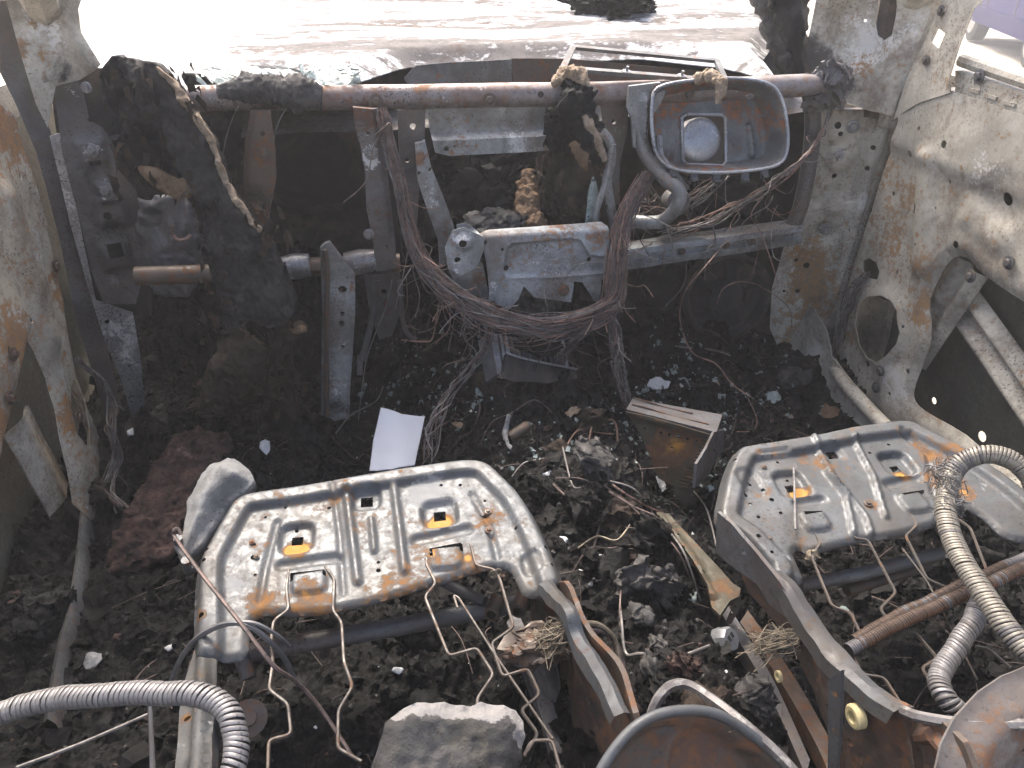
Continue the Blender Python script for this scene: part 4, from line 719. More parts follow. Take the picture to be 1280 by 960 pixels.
# inner side member of the right seat
m2 = PL((.44, .5, .3), nrm((.12, -1, 0)), AZ)
plate(m2, [(930, 712), (965, 717), (985, 733), (1000, 757), (1020, 790), (1056, 832), (1090, 862), (1128, 884), (1134, 900), (1172, 905), (1200, 930), (1222, 975), (1225, 1040), (1060, 1040), (1046, 975), (1040, 910), (1020, 862), (990, 815), (955, 765), (938, 740)], 'rust', 'side_member', [(1066, 927, 5), (1040, 880, 2)], lambda uv: .006*np.sin(uv[:, 0]*30)-.01*(1-sst(dline(uv, m2.pts([(1056, 850), (1046, 975)])), 0, .012))+.008*(1-sst(np.abs(np.hypot(*(uv-np.array(m2.px(1165, 960))).T)-.028), .003, .008)), par=RS, marks=[(1110, 910, 30, 0, .55), (1060, 900, 25, 2, .5), (1180, 930, 25, 1, .2), (1000, 790, 30, 2, .4), (1150, 915, 20, 0, .3), (970, 740, 25, 1, .25)], th=.006)
P = crm([m2.P(x, y, .010) for x, y in ((963, 716), (985, 733), (1000, 757), (1020, 790), (1056, 832), (1090, 862), (1128, 886))], 6); A = np.array(P); sd_ = np.array((.022, 0, 0))
V = np.concatenate([A-sd_*.1-AZ*.018, A, A+sd_*.4+AZ*.005, A+sd_*1.0+AZ*.002, A+sd_*1.15-AZ*.014]); n_ = len(A)
V = V+.0022*fbm(V, 28, 3)[:, None]*np.array((.6, .3, 1)); MB().add(np.concatenate([V, V-AZ*.002]), [(k*n_+j, (k+1)*n_+j, (k+1)*n_+j+1, k*n_+j+1) for k in range(4) for j in range(n_-1)]).build('member_edge', M['pan'], RS)
m3 = PL((.40, .5, .3), nrm((.12, -1, 0)), AZ)
plate(m3, [(1034, 850), (1052, 838), (1050, 880), (1046, 960), (1036, 975), (1034, 900)], 'pan', 'stay', par=RS, marks=[(1042, 880, 15, 1, .4), (1042, 865, 8, 0, .5)], th=.004)
MB().lathe(m2.P(1083, 892, .008), -AX, [(.013, 0), (.013, .008), (.011, .010), (.007, .010), (.006, .004)], 20).build('bushing', M['yellow'], RS)
MB().lathe(m2.P(993, 840, .02), -AX, [(.007, 0), (.007, .004), (.004, .004), (.0035, .001)], 14).build('bushing', M['yellow'], RS)
# rails under the inner member
for (pts, w_, mt) in (([(930, 770), (985, 850), (1030, 930), (1050, 985)], .022, 'rustd'), ([(905, 760), (960, 850), (1010, 960)], .016, 'dark')):
    P = [at(x, y, 'z', .14) for x, y in pts]
    for a, b in zip(P, P[1:]): pass
    mb = MB(); A = np.array(crm(P, 5)); s_ = np.array((w_/2, .01, 0)); V = np.concatenate([A-s_-AZ*.03, A-s_, A+s_, A+s_-AZ*.03]); n_ = len(A); mb.add(V, [(k*n_+j, k*n_+j+1, (k+1)*n_+j+1, (k+1)*n_+j) for k in range(3) for j in range(n_-1)]); mb.build('slide_rail', M[mt], RS)
for (pts, w_, mt) in (([(668, 780), (700, 850), (735, 925), (752, 985)], .035, 'rustd'), ([(640, 770), (672, 850), (700, 940), (712, 985)], .02, 'dark')):
    P = [at(x, y, 'z', .16) for x, y in pts]; mb = MB(); A = np.array(crm(P, 5)); s_ = np.array((w_/2, .01, 0)); V = np.concatenate([A-s_-AZ*.03, A-s_, A+s_, A+s_-AZ*.03]); n_ = len(A); mb.add(V, [(k*n_+j, k*n_+j+1, (k+1)*n_+j+1, (k+1)*n_+j) for k in range(3) for j in range(n_-1)]); mb.build('slide_rail', M[mt], LS)

# ---------------------------------------------------------------- seat back side brackets at the bottom edge (fallen backrests)
def arc(c, r, a0, a1, n): return [(c[0]+r*math.cos(R(a)), c[1]-r*math.sin(R(a))) for a in np.linspace(a0, a1, n)]
B1 = thing('backrest_bracket', 'rusty curved backrest bracket with a bright rolled rim at the bottom edge', 'bracket', at(860, 980, 'z', .40))
bp1 = PL(at(860, 940, 'z', .44), nrm((1, .1, -.25)), nrm((.1, .55, .8)))
o1 = [(735, 990), (760, 945), (792, 908), (830, 890), (878, 888), (915, 902), (960, 936), (1010, 985), (1010, 1040), (735, 1040)]
plate(bp1, o1, 'rust', 'bracket_plate', [(914, 914, 3)], lambda uv: -.018*sst(dline(uv, bp1.pts(o1[:8])), .006, .022)+.008*(1-sst(dline(uv, bp1.pts([(836, 985), (846, 930), (865, 918)])), .002, .01)), par=B1, marks=[(880, 950, 50, 0, .5), (820, 930, 20, 2, .3), (850, 985, 30, 1, .2)], res=.005, k=0)
MB().tube(crm([bp1.P(x, y, .002) for x, y in o1[:8]], 6), .0048, 10).build('rolled_rim', M['pan'], B1)
B2 = thing('backrest_bracket', 'big brownish round backrest bracket in the bottom right corner', 'bracket', at(1270, 960, 'z', .36))
bp2 = PL(at(1260, 920, 'z', .40), nrm((1, .2, -.2)), nrm((.1, .6, .75)))
o3 = [(1165, 985), (1176, 930), (1192, 897), (1222, 865), (1252, 845), (1285, 832), (1340, 826), (1400, 860), (1400, 1040), (1165, 1040)]
plate(bp2, o3, 'disc', 'bracket_plate', [(1255, 932, 5), (1296, 925, 8)], lambda uv: .02*sst(dline(uv, bp2.pts(o3[:8])), .0, .03)-.012*sst(dline(uv, bp2.pts(o3[:8])), .05, .08), par=B2, marks=[(1230, 900, 50, 0, .25), (1260, 960, 40, 2, .25), (1200, 940, 25, 0, .3), (1260, 870, 30, 2, .2)], res=.006)
plate(PL(at(1210, 890, 'z', .385), nrm((1, .1, -.25)), nrm((.1, .6, .8))), [(1130, 900), (1150, 895), (1195, 905), (1230, 940), (1225, 1000), (1150, 1000), (1140, 930)], 'rust', 'pivot_plate', [(1180, 950, 5)], par=B2, marks=[(1180, 940, 30, 1, .15), (1160, 920, 14, 0, .4)])

# ---------------------------------------------------------------- rubble: burnt floor covering, countless chunks and flakes
def rub_z(P):
    x, y = P[:, 0], P[:, 1]
    z = .035+.155*np.exp(-((x-.295)/.17)**4)*(1-.35*sst(y, 1.25, 1.6))+.03*sst(y, 1.2, 1.7)+.20*sst(y, 1.66, 1.94)*(1-sst(x, .78, 1.0))-.05*sst(x, .85, 1.0)*sst(y, 1.1, 1.4)
    z = z+.030*fbm(P, 6, 3)+.030*np.abs(fbm(P+3, 13, 4))*(.5+sst(fbm(P+7, 3, 2), -.3, .5))+.006*fbm(P+9, 42, 3, .6)
    wq = P+.02*np.stack([fbm(P+1, 18, 3), fbm(P+5, 18, 3), 0*P[:, 0]], 1)
    for s_, a_ in ((9, .012), (21, .005), (47, .0025)):
        c = vnoise(wq*s_+s_); z = z+a_*sst(c, .02, .12)*(1-.6*sst(c, .12, .7))
    z = z+.007*np.abs(fbm(P+2, 62, 4, .65))
    return z
XY, FC = grid(-.74, 1.27, .10, 1.93, 740, 660, lambda P: rub_z(P))
MB().add(XY, FC).build('burnt_rubble', M['rubble'], ang=180, kind='stuff')
def rz(x, y): return float(rub_z(np.array([[x, y, 0.]]))[0])
def hull(n=11, fl=1.0, seed=0):
    r = random.Random(seed); b = bmesh.new()
    for i in range(n):
        v = Vector((r.gauss(0, 1), r.gauss(0, 1), r.gauss(0, 1))).normalized()*r.uniform(.6, 1); b.verts.new((v.x, v.y*r.uniform(.7, 1), v.z*fl))
    k = bmesh.ops.convex_hull(b, input=b.verts); bmesh.ops.delete(b, geom=[v for v in b.verts if not v.link_faces], context='VERTS'); b.verts.index_update()
    out = (np.array([v.co[:] for v in b.verts]), [tuple(v.index for v in f.verts) for f in b.faces]); b.free(); return out
CH = [hull(11, 1, i) for i in range(10)]+[hull(9, .22, 20+i) for i in range(6)]
def rr3():
    q = RNG.normal(size=4); q /= np.linalg.norm(q); a, b, c, d = q
    return np.array([[a*a+b*b-c*c-d*d, 2*(b*c-a*d), 2*(b*d+a*c)], [2*(b*c+a*d), a*a-b*b+c*c-d*d, 2*(c*d-a*b)], [2*(b*d-a*c), 2*(c*d+a*b), a*a-b*b-c*c+d*d]])
def scatter(name, n, mat, smin, smax, kinds, region=(-.73, 1.2, .15, 1.85), pick=None, lift=.3, mask=None):
    V = []; Fq = []; nv = 0; P = np.stack([RNG.uniform(region[0], region[1], n), RNG.uniform(region[2], region[3], n), np.zeros(n)], 1); cq = fbm(P+n, 5, 3); P = P[cq > np.quantile(cq, RNG.random(n)*.75)]
    if mask is not None: P = P[mask(P)]
    Z = rub_z(P); S = smin+(smax-smin)*RNG.random(len(P))**2.6
    for p, z, s_ in zip(P, Z, S):
        v, f = CH[kinds[RNG.integers(len(kinds))]]; q = (v*s_)@rr3().T+np.array((p[0], p[1], z+s_*lift)); V.append(q); Fq += [tuple(i+nv for i in t) for t in f]; nv += len(v)
    return MB().add(np.concatenate(V), Fq).build(name, mat, ang=180 if False else 30, kind='stuff')
scatter('char_clods', 900, M['char'], .010, .030, range(10), lift=.1)
scatter('char_crumbs', 13000, M['char'], .0015, .013, range(10))
scatter('char_flakes', 6000, M['rubble'], .003, .026, range(10, 16), lift=.1)
scatter('grey_crumbs', 5000, M['charg'], .001, .006, range(10))
fl_ = MB(); P_ = np.stack([RNG.uniform(-.6, 1.1, 900), RNG.uniform(.25, 1.8, 900), np.zeros(900)], 1); Zf = rub_z(P_)
for p_, z_ in zip(P_, Zf):
    s_ = RNG.uniform(.008, .026); g5 = np.stack(np.meshgrid(np.linspace(-1, 1, 6), np.linspace(-1, 1, 6)), -1).reshape(-1, 2)*(1+.0*s_); q_ = np.c_[g5, .35*fbm(np.c_[g5, np.zeros(36)]+p_*40, 1.1, 3)]; q_[:, :2] *= (1+.35*fbm(q_+p_*9, 1.3, 2))[:, None]*np.array([1, RNG.uniform(.5, 1)])
    tl = rot(nrm(np.array((RNG.normal()*.45, RNG.normal()*.45, 1)))); a_ = RNG.uniform(0, 6.28); r2 = np.array([[math.cos(a_), -math.sin(a_), 0], [math.sin(a_), math.cos(a_), 0], [0, 0, 1]])
    fl_.add((q_*s_)@r2.T@tl.T+np.array((p_[0], p_[1], z_+.004)), [(j*6+i, j*6+i+1, j*6+i+7, j*6+i+6) for j in range(5) for i in range(5) if not (i in (0, 4) and j in (0, 4))])
fl_.build('crumpled_flakes', M['char'], ang=180, kind='stuff')
scatter('white_ash_crumbs', 420, M['white'], .0012, .005, range(16), region=(-.5, 1.0, .3, 1.75))
cl = lambda P: (vnoise(P*7+5) > .05)
scatter('green_glass_crumbs', 2400, M['glass'], .003, .013, range(10), region=(-.1, 1.05, 1.0, 1.75), mask=cl)
scatter('brown_crumbs', 1500, M['carpet'], .003, .012, range(16))

# ---------------------------------------------------------------- larger burnt things in the rubble
def lump_thing(name, label, cat, px, z, size, mat, yaw=0, tilt=0, amp=.3, sc=2.4, sub=5, seed=1, flat=None, group=None, ax='z', parent=None):
    c = at(px[0], px[1], ax, z); ca, sa = math.cos(R(yaw)), math.sin(R(yaw)); ct, st = math.cos(R(tilt)), math.sin(R(tilt))
    Mx = np.array([[ca, -sa, 0], [sa, ca, 0], [0, 0, 1]])@np.array([[1, 0, 0], [0, ct, -st], [0, st, ct]])
    o = MB().lump(c, size, Mx, amp, sc, sub, 6, seed, flat).build(name, M[mat], ang=180)
    return T(o, label, cat, group)
def slab(name, label, cat, pl, outline, th, mat, amp=.01, res=.006, k=3, h=None, marks=(), group=None, fr=9):
    o_ = pl.pts(outline)
    if k: o_ = [p[:2] for p in crm([np.append(q, 0) for q in o_], k, True)]
    o_ = resamp(o_, res); j = np.array(o_); j = j+np.stack([fbm(np.c_[j, 0*j[:, :1]], 60, 3), fbm(np.c_[j, 0*j[:, :1]+9], 60, 3)], 1)*amp*.35
    f = lambda uv: amp*fbm(pl.p3(uv), fr, 5, .55)+amp*.5*np.abs(fbm(pl.p3(uv)*np.array((1, 1, .4)), 70, 3))+(h(uv) if h else 0)-th*.35*(1-sst(dline(uv, j, True), 0, th*.8))
    o = sheet(MB(), pl, list(j), [], f, res, th, wearpx(pl, marks) if marks else None).build(name, M[mat], ang=180)
    return T(o, label, cat, group)
W1 = PL(at(300, 250, 'y', 1.36), nrm((1, -.25, 0)), nrm((0, .18, 1)))
slab('charred_strip', 'big black charred dashboard strip hanging from the left end of the cross tube', 'charred panel', W1, [(143, 72), (165, 74), (185, 78), (202, 95), (222, 120), (240, 148), (258, 170), (272, 205), (282, 235), (305, 265), (325, 292), (338, 315), (350, 340), (362, 372), (364, 392), (352, 408), (335, 412), (312, 404), (290, 416), (276, 400), (264, 352), (252, 300), (244, 250), (228, 228), (208, 185), (184, 150), (160, 120)], .028, 'charp', .008, .0036, fr=22)
W1b = PL(at(300, 250, 'y', 1.352), nrm((1, -.25, 0)), nrm((0, .18, 1)))
slab('lit_edge_strip', 'pale tan strip painting the lit edge of the hanging charred dashboard strip', 'fibre strip', W1b, [(196, 84), (210, 96), (228, 114), (247, 143), (263, 167), (276, 201), (285, 229), (306, 260), (324, 286), (320, 290), (300, 264), (279, 232), (269, 204), (256, 174), (240, 150), (221, 120), (204, 100)], .006, 'tan', .006, .0025, fr=70)  # added pale strip, paints the light along the right edge
W2 = PL(at(190, 180, 'y', 1.44), nrm((1, .05, 0)), nrm((0, .1, 1)))
slab('charred_mass', 'sagging black charred mass with a brown torn patch behind the left strip', 'charred panel', W2, [(128, 88), (145, 72), (165, 84), (190, 120), (210, 150), (235, 190), (250, 220), (246, 245), (225, 248), (200, 240), (175, 226), (150, 205), (140, 180), (150, 165), (140, 140), (128, 115)], .04, 'char', .02, .006)
slab('torn_fibre', 'brown torn fibre patch on the charred mass below the left pillar', 'fibre patch', PL(at(205, 225, 'y', 1.395), nrm((1, .05, 0)), nrm((0, .1, 1))), [(172, 216), (190, 210), (212, 220), (232, 226), (244, 236), (238, 246), (215, 246), (195, 238)], .012, 'foam', .012, .004)
sh_ = MB()
for (x_, y_) in [(RNG.uniform(130, 250), RNG.uniform(80, 240)) for _ in range(90)]+[(RNG.uniform(245, 362), RNG.uniform(250, 415)) for _ in range(110)]+[(RNG.uniform(255, 375), RNG.uniform(400, 520)) for _ in range(130)]:
    p_ = at(x_, y_, 'y', 1.345 if x_ > 235 else 1.42)+np.array((0, RNG.uniform(-.02, .02), 0)); l_ = RNG.uniform(.008, .035); q_ = rr3()@np.array((RNG.uniform(.003, .008), 0, 0)); d_ = np.array((RNG.normal()*.3, RNG.normal()*.3, -1))*l_
    sh_.add([p_-q_, p_+q_, p_+d_*.5+q_*RNG.uniform(.4, 1.2)+RNG.normal(size=3)*.003, p_+d_*.5-q_*RNG.uniform(.4, 1.2)+RNG.normal(size=3)*.003, p_+d_+RNG.normal(size=3)*.004], [(0, 1, 2, 3), (3, 2, 4)])
sh_.build('char_shreds', M['charb'], ang=180, kind='stuff')
# insulation sagging to the floor on the left
W3 = PL(at(310, 470, 'y', 1.33), nrm((1, -.1, 0)), nrm((0, .25, 1)))
slab('burnt_insulation', 'brown hairy burnt insulation hanging under the charred strip on the left', 'insulation', W3, [(285, 410), (300, 418), (318, 425), (335, 440), (330, 470), (312, 485), (290, 500), (268, 512), (256, 500), (250, 478), (262, 455), (272, 430)], .03, 'charb', .025, .005)
lump_thing('burnt_insulation', 'matted brown burnt insulation heap on the floor below the hanging strip', 'insulation', (305, 500), .10, (.20, .12, .07), 'charb', 15, 0, .45, 2.2, 5, 3)
lump_thing('charred_lump', 'black crusted lump beside the lower end of the column stay', 'charred lump', (350, 530), .08, (.16, .14, .10), 'char', 30, 0, .4, 2.4, 5, 5)
W4 = PL(at(365, 470, 'y', 1.36), nrm((1, 0, 0)), nrm((0, .1, 1)))
slab('torn_fibre', 'narrow ragged brown strip hanging left of the column stay', 'fibre strip', W4, [(350, 408), (362, 404), (374, 406), (382, 412), (372, 424), (362, 436), (366, 456), (372, 490), (374, 520), (362, 524), (352, 500), (354, 470), (346, 440)], .02, 'charb', .014, .004)
lump_thing('melted_bead', 'small green stained melted bead hanging left of the column stay', 'bead', (374, 412), 1.33, (.025, .02, .014), 'foam', 0, 0, .3, 3, 4, 8, ax='y')
# scorched carpet sheet, pale lump
W5 = PL(at(210, 640, 'z', .10), nrm((1, .25, .05)), nrm((-.2, 1, .22)))
slab('carpet_piece', 'reddish brown scorched carpet piece lying left of the left seat', 'carpet', W5, [(222, 540), (255, 535), (290, 545), (275, 575), (255, 590), (238, 618), (224, 660), (215, 690), (170, 712), (130, 716), (138, 680), (150, 650), (172, 610), (198, 570)], .018, 'carpet', .011, .0035, fr=38)
W6 = PL(at(262, 625, 'z', .26), nrm((1, .3, .1)), nrm((-.1, 1, .5)))
slab('bolster_wing', 'grey white ashy rounded piece standing beside the left seat pan', 'ash piece', W6, [(258, 582), (285, 569), (303, 578), (316, 598), (305, 612), (284, 626), (266, 652), (252, 676), (232, 696), (220, 694), (224, 668), (232, 630), (243, 604)], .03, 'wing', .006, .005, h=lambda uv: .02*sst(dline(uv, W6.pts([(258, 582), (285, 569), (303, 578), (316, 598), (284, 626), (232, 696), (220, 694), (232, 630)]), True), 0, .03))
mb = MB()
for i, (x, y) in enumerate(((222, 672), (232, 700))): mb.tube([at(x, y, 'z', .24), at(x+3, y+14, 'z', .21)], .007, 8)
mb.tube([at(222, 684, 'z', .22), at(244, 712, 'z', .22)], .006, 8); T(mb.build('hinge_pin', M['steel']), 'small grey hinge pins beside the pale ash piece by the left seat', 'hinge pins')
# paper sheet leaning in the footwell
pp = PL(at(497, 583, 'z', .09), nrm((1, -.05, .04)), nrm((.0, 1, .55)))
po = pp.pts([(477, 513), (503, 521), (531, 520), (518, 581), (490, 588), (461, 587), (466, 550)])
T(sheet(MB(), pp, po, [], lambda uv: .007*np.cos(uv[:, 0]*50)+.9*np.maximum(0, uv[:, 1]-.02)**2+.002*fbm(pp.p3(uv), 20, 2), .004, .0004).build('paper_sheet', M['paper'], ang=180), 'clean white sheet of paper with faint grey blots standing behind the left seat', 'paper')
# foreground foam block
FB = PL(at(560, 925, 'z', .36), nrm((1, .05, -.05)), nrm((.05, 1, .62)))
fo = FB.pts([(462, 990), (468, 945), (482, 905), (502, 884), (530, 877), (580, 878), (622, 879), (645, 886), (655, 902), (659, 922), (654, 945), (645, 985)])
fo = [np.array(q) for q in resamp(fo, .006)]; fo = [q+.0025*np.array([fbm([[q[0], q[1], 0]], 70, 3)[0], fbm([[q[0], q[1], 5]], 70, 3)[0]]) for q in fo]
def fbh(uv):
    p = FB.p3(uv); d = dline(uv, fo, True); return .005*fbm(p, 16, 5, .6)+.005*np.abs(fbm(p, 40, 4))-.004*sst(vnoise(p*70), .35, .6)-.014*(1-sst(d, 0, .022))**2+.010*sst(-uv[:, 0]-uv[:, 1]*.3, -.02, .05)
fb_lit_edge = FB.pts([(502, 884), (530, 877), (580, 878), (622, 879), (645, 886), (655, 902), (659, 922)])
def fb_lit(uv): W = np.zeros((len(uv), 3)); W[:, 1] = 1.3*(1-sst(dline(uv, fb_lit_edge)+.006*fbm(FB.p3(uv), 50, 3), .004, .020)); return W  # sunlit top edge painted pale through the ash channel
T(sheet(MB(), FB, fo, [], fbh, .0035, .075, fb_lit).build('foam_block', M['blockw'], ang=180), 'sooty rough block with a painted lit top edge cut off by the bottom of the picture', 'block')
# charred foam pillar in the centre opening
def limb(name, label, cat, pts, rad, mat, amp=.35, n=18, group=None, seed=0):
    n = n*2; P = crm(pts, 22); r = np.interp(np.linspace(0, 1, len(P)), np.linspace(0, 1, len(rad)), rad); mb = MB().tube(P, r, n); v = mb.v[0]; c = np.repeat(np.array(P), n, 0); d = v-c
    mb.v[0] = c+d*(1+amp*(.8*fbm(v*np.array((1, 1, .45))+seed, 42, 3, .6)+.55*np.abs(fbm(v*np.array((1, 1, .3))+seed, 150, 3, .6))-.2+.5*fbm(v+seed, 9, 2)))[:, None]; return T(mb.build(name, M[mat], ang=180), label, cat, group)
yy = 1.46
limb('charred_strip', 'thick black charred trim strip hanging over the cross tube in the centre', 'charred strip', [at(x, y, 'y', v) for x, y, v in ((712, 100, 1.49), (722, 125, 1.465), (730, 155, 1.46), (742, 185, 1.45), (752, 205, 1.45))], [.018, .032, .03, .024, .008], 'char', .5, 28)
limb('tan_fibre_strip', 'tan burnt fibre cap on top of the cross tube above the charred strip', 'fibre strip', [at(x, y, 'y', v) for x, y, v in ((692, 106, 1.47), (705, 93, 1.49), (722, 95, 1.47), (734, 112, 1.455))], [.006, .014, .016, .006], 'tan', .6, 18)
limb('tan_fibre_strip', 'light tan torn strip on the right flank of the charred centre strip', 'fibre strip', [at(x, y, 'y', v) for x, y, v in ((730, 145, 1.43), (744, 170, 1.43), (757, 200, 1.43))], [.006, .013, .006], 'tan', .5, 16)
limb('tan_fibre_strip', 'brown torn strip below the charred centre strip', 'fibre strip', [at(x, y, 'y', v) for x, y, v in ((716, 178, 1.43), (726, 195, 1.43), (733, 213, 1.43))], [.006, .010, .004], 'foam', .5, 16)
limb('charred_post', 'light brown splintered charred post standing behind the centre plate', 'charred post', [at(x, y, 'y', v) for x, y, v in ((660, 212, 1.58), (662, 235, 1.56), (660, 262, 1.52), (668, 292, 1.47))], [.012, .024, .026, .034], 'foam', .35, 26)
limb('charred_post', 'short brown stub branching left from the charred post', 'charred post', [at(x, y, 'y', v) for x, y, v in ((646, 232, 1.56), (656, 228, 1.56), (664, 222, 1.57))], [.009, .011, .008], 'foam', .4, 16)
lump_thing('charred_lump', 'large black charred lump filling the right of the centre opening', 'charred lump', (712, 235), 1.56, (.14, .12, .22), 'charb', 10, 0, .35, 2.6, 6, 21, ax='y')
lump_thing('charred_lump', 'black crumbly charred mass behind the left of the centre opening', 'charred lump', (600, 255), 1.62, (.20, .14, .17), 'char', 10, 0, .4, 2.6, 6, 22, ax='y')
lump_thing('charred_lump', 'dark charred mass high behind the centre channel', 'charred lump', (630, 215), 1.72, (.30, .12, .14), 'char', 0, 0, .4, 2.6, 6, 23, ax='y')
lump_thing('charred_lump', 'grey crusted charred lump sitting just behind the centre plate', 'charred lump', (620, 282), 1.46, (.11, .08, .05), 'charg', 0, 0, .4, 2.6, 5, 24, ax='y')
lump_thing('charred_lump', 'black charred crust wrapped round the left side of the centre strip', 'charred lump', (700, 160), 1.50, (.06, .05, .09), 'char', 0, 0, .45, 2.6, 5, 25, ax='y')
W8 = PL(at(740, 250, 'y', 1.45), nrm((1, 0, 0)), nrm((0, .1, 1)))
slab('glass_shard', 'pale green melted glass tongue beside the right leg of the centre frame', 'glass shard', W8, [(742, 222), (747, 232), (748, 255), (740, 280), (732, 280), (735, 255), (738, 235)], .006, 'glass', .004, .004)
limb('tan_fibre_strip', 'tan burnt fibre drip hanging over the top edge of the airbag housing', 'fibre strip', [at(x, y, 'y', v) for x, y, v in ((868, 102, 1.45), (884, 95, 1.44), (898, 103, 1.41), (900, 118, 1.405), (896, 130, 1.405))], [.006, .012, .013, .010, .003], 'tan', .55, 18)
# windscreen glass crumpled over the left of the tube
W9 = PL(at(340, 102, 'y', 1.56), nrm((1, 0, .02)), nrm((0, 1, .25)))
slab('windscreen_glass', 'crumpled pale green laminated windscreen remnant lying behind the left of the tube', 'windscreen glass', W9, [(232, 97), (262, 90), (300, 86), (350, 84), (400, 86), (440, 90), (452, 98), (440, 106), (400, 103), (350, 108), (300, 104), (262, 106)], .012, 'glass', .016, .005)
for i in range(46):
    a = RNG.uniform(0, math.pi); x = RNG.uniform(250, 455); y = RNG.uniform(86, 106); c = at(x, y, 'y', RNG.uniform(1.50, 1.58))+AZ*.008; v, f = CH[10+i % 6]
    tl_ = rot(nrm(np.array((RNG.normal()*.35, RNG.normal()*.35, 1)))); za = RNG.uniform(0, 3.1); zr = np.array([[math.cos(za), -math.sin(za), 0], [math.sin(za), math.cos(za), 0], [0, 0, 1]]); o = MB().add((v*np.array((.024, .010, .014))*RNG.uniform(.5, 1.2))@zr.T@tl_.T+c, f).build('glass_shard', M['glass']); T(o, 'pale green glass splinter in the heap on the left of the cross tube', 'glass shard', 'glass splinters on the tube')
limb('dash_cover', 'grey ashy scorched cover draped over the left of the cross tube', 'charred cover', [at(x, y, 'y', v) for x, y, v in ((272, 116, 1.48), (310, 112, 1.485), (345, 114, 1.48), (375, 118, 1.475), (402, 122, 1.47))], [.012, .028, .026, .03, .018], 'charg', .3, 26)
# small sheet and curled scrap near the left windscreen corner
slab('dash_scrap', 'small dark scrap under the left windscreen corner beside the hanging strip', 'scrap', PL(at(260, 110, 'y', 1.52), nrm((1, 0, 0)), nrm((0, .3, 1))), [(228, 94), (250, 92), (275, 108), (272, 124), (250, 122), (236, 112)], .01, 'char', .008, .004)
lump_thing('charred_clump', 'black charred clump lying on the pale hood', 'charred clump', (764, 5), .845, (.20, .22, .07), 'char', 0, 0, .5, 3, 6, 31)
PR = PL((1.02, 1.72, .82), nrm((1, -.3, 0)), nrm((-.1, .3, 1)))
slab('charred_seal', 'thick black and grey charred trim along the right windscreen pillar', 'charred trim', PR, [(938, -20), (955, -30), (1010, -30), (1012, 30), (1008, 70), (1006, 104), (990, 100), (972, 66), (958, 30)], .05, 'charg', .02, .006)
PR2 = PL((1.0, 1.66, .82), nrm((1, -.3, 0)), nrm((-.1, .3, 1)))
slab('charred_seal', 'black inner strip of the charred right pillar trim', 'charred trim', PR2, [(962, -10), (1000, -20), (1004, 60), (1004, 96), (988, 60)], .03, 'char', .016, .006)

# ---------------------------------------------------------------- conduits made of folded steel rings
def ring_mesh(name, r, w_, mat, n=18, flat=1.0, tilt=.25):
    prof = [(r*.90, -w_*.5), (r*.985, -w_*.47), (r, -w_*.40), (r*1.0, w_*.38), (r*.985, w_*.47), (r*.90, w_*.5)]; V = []; m = len(prof)
    for (q, h) in prof:
        for k in range(n): a = 2*math.pi*k/n; V.append((q*math.cos(a), q*flat*math.sin(a), h+tilt*q*math.cos(a)))
    me = bpy.data.meshes.new(name); me.from_pydata(V, [], [(i*n+k, i*n+(k+1) % n, (i+1)*n+(k+1) % n, (i+1)*n+k) for i in range(m-1) for k in range(n)]); me.polygons.foreach_set('use_smooth', [True]*len(me.polygons)); me.set_sharp_from_angle(angle=R(50)); me.materials.append(mat); return me
def conduit(name, label, cat, pts, r, pitch, mat, core, group=None, flat=1.0, tilt=.25, gap=.9):
    C_ = np.array(crm(pts, 24)); C_ = C_+.0018*np.stack([fbm(C_+k*3.3, 22, 3) for k in range(3)], 1); L = np.r_[0, np.cumsum(np.linalg.norm(np.diff(C_, axis=0), axis=1))]; n = int(L[-1]/pitch); n = min(n, 290)
    th_ = thing(name, label, cat, (C_[0][0], C_[0][1], min(C_[:, 2])), group); me = ring_mesh('ring', r, pitch*gap, mat, flat=flat, tilt=tilt); me2 = me.copy(); me2.materials[0] = M['hosed'] if mat.name != M['rustd'].name else M['dark']; wv_ = fbm(np.stack([np.arange(300)*.06+len(label), np.zeros(300), np.zeros(300)], 1), 1, 3)
    q = np.stack([np.interp(np.linspace(0, L[-1], n), L, C_[:, i]) for i in range(3)], 1)
    MB().tube(list(C_[::4]), r*.80, 10).build('core', core, th_)
    x = rot(q[1]-q[0])[:, 0]
    for i in range(n):
        t = nrm(q[min(i+1, n-1)]-q[max(i-1, 0)]); x = nrm(x-t*(x@t)); y = np.cross(t, x); t2 = nrm(t+RNG.normal(size=3)*.03); sc_ = RNG.uniform(.98, 1.02); x2 = nrm(x-t2*(x@t2)); y2 = np.cross(t2, x2)
        o = bpy.data.objects.new('ring', me2 if wv_[i]+RNG.normal()*.25 > .28 else me); COL.objects.link(o); o.parent = th_; p = q[i]-WLOC[th_.name]
        o.matrix_local = Matrix(((x2[0]*sc_, y2[0]*sc_*.94, t2[0], p[0]), (x2[1]*sc_, y2[1]*sc_*.94, t2[1], p[1]), (x2[2]*sc_, y2[2]*sc_*.94, t2[2], p[2]), (0, 0, 0, 1)))
    return th_
zz = lambda L: [at(x, y, 'z', z) for x, y, z in L]
conduit('folded_conduit', 'pale grey folded steel conduit arching across the lower left corner', 'conduit', zz([(-70, 925, .36), (-10, 893, .37), (60, 874, .38), (130, 869, .39), (200, 867, .395), (250, 870, .40), (284, 890, .395), (296, 925, .385), (292, 965, .375), (280, 1010, .36)]), .0122, .0052, M['hose'], M['black'], 'folded steel conduits', gap=.86)
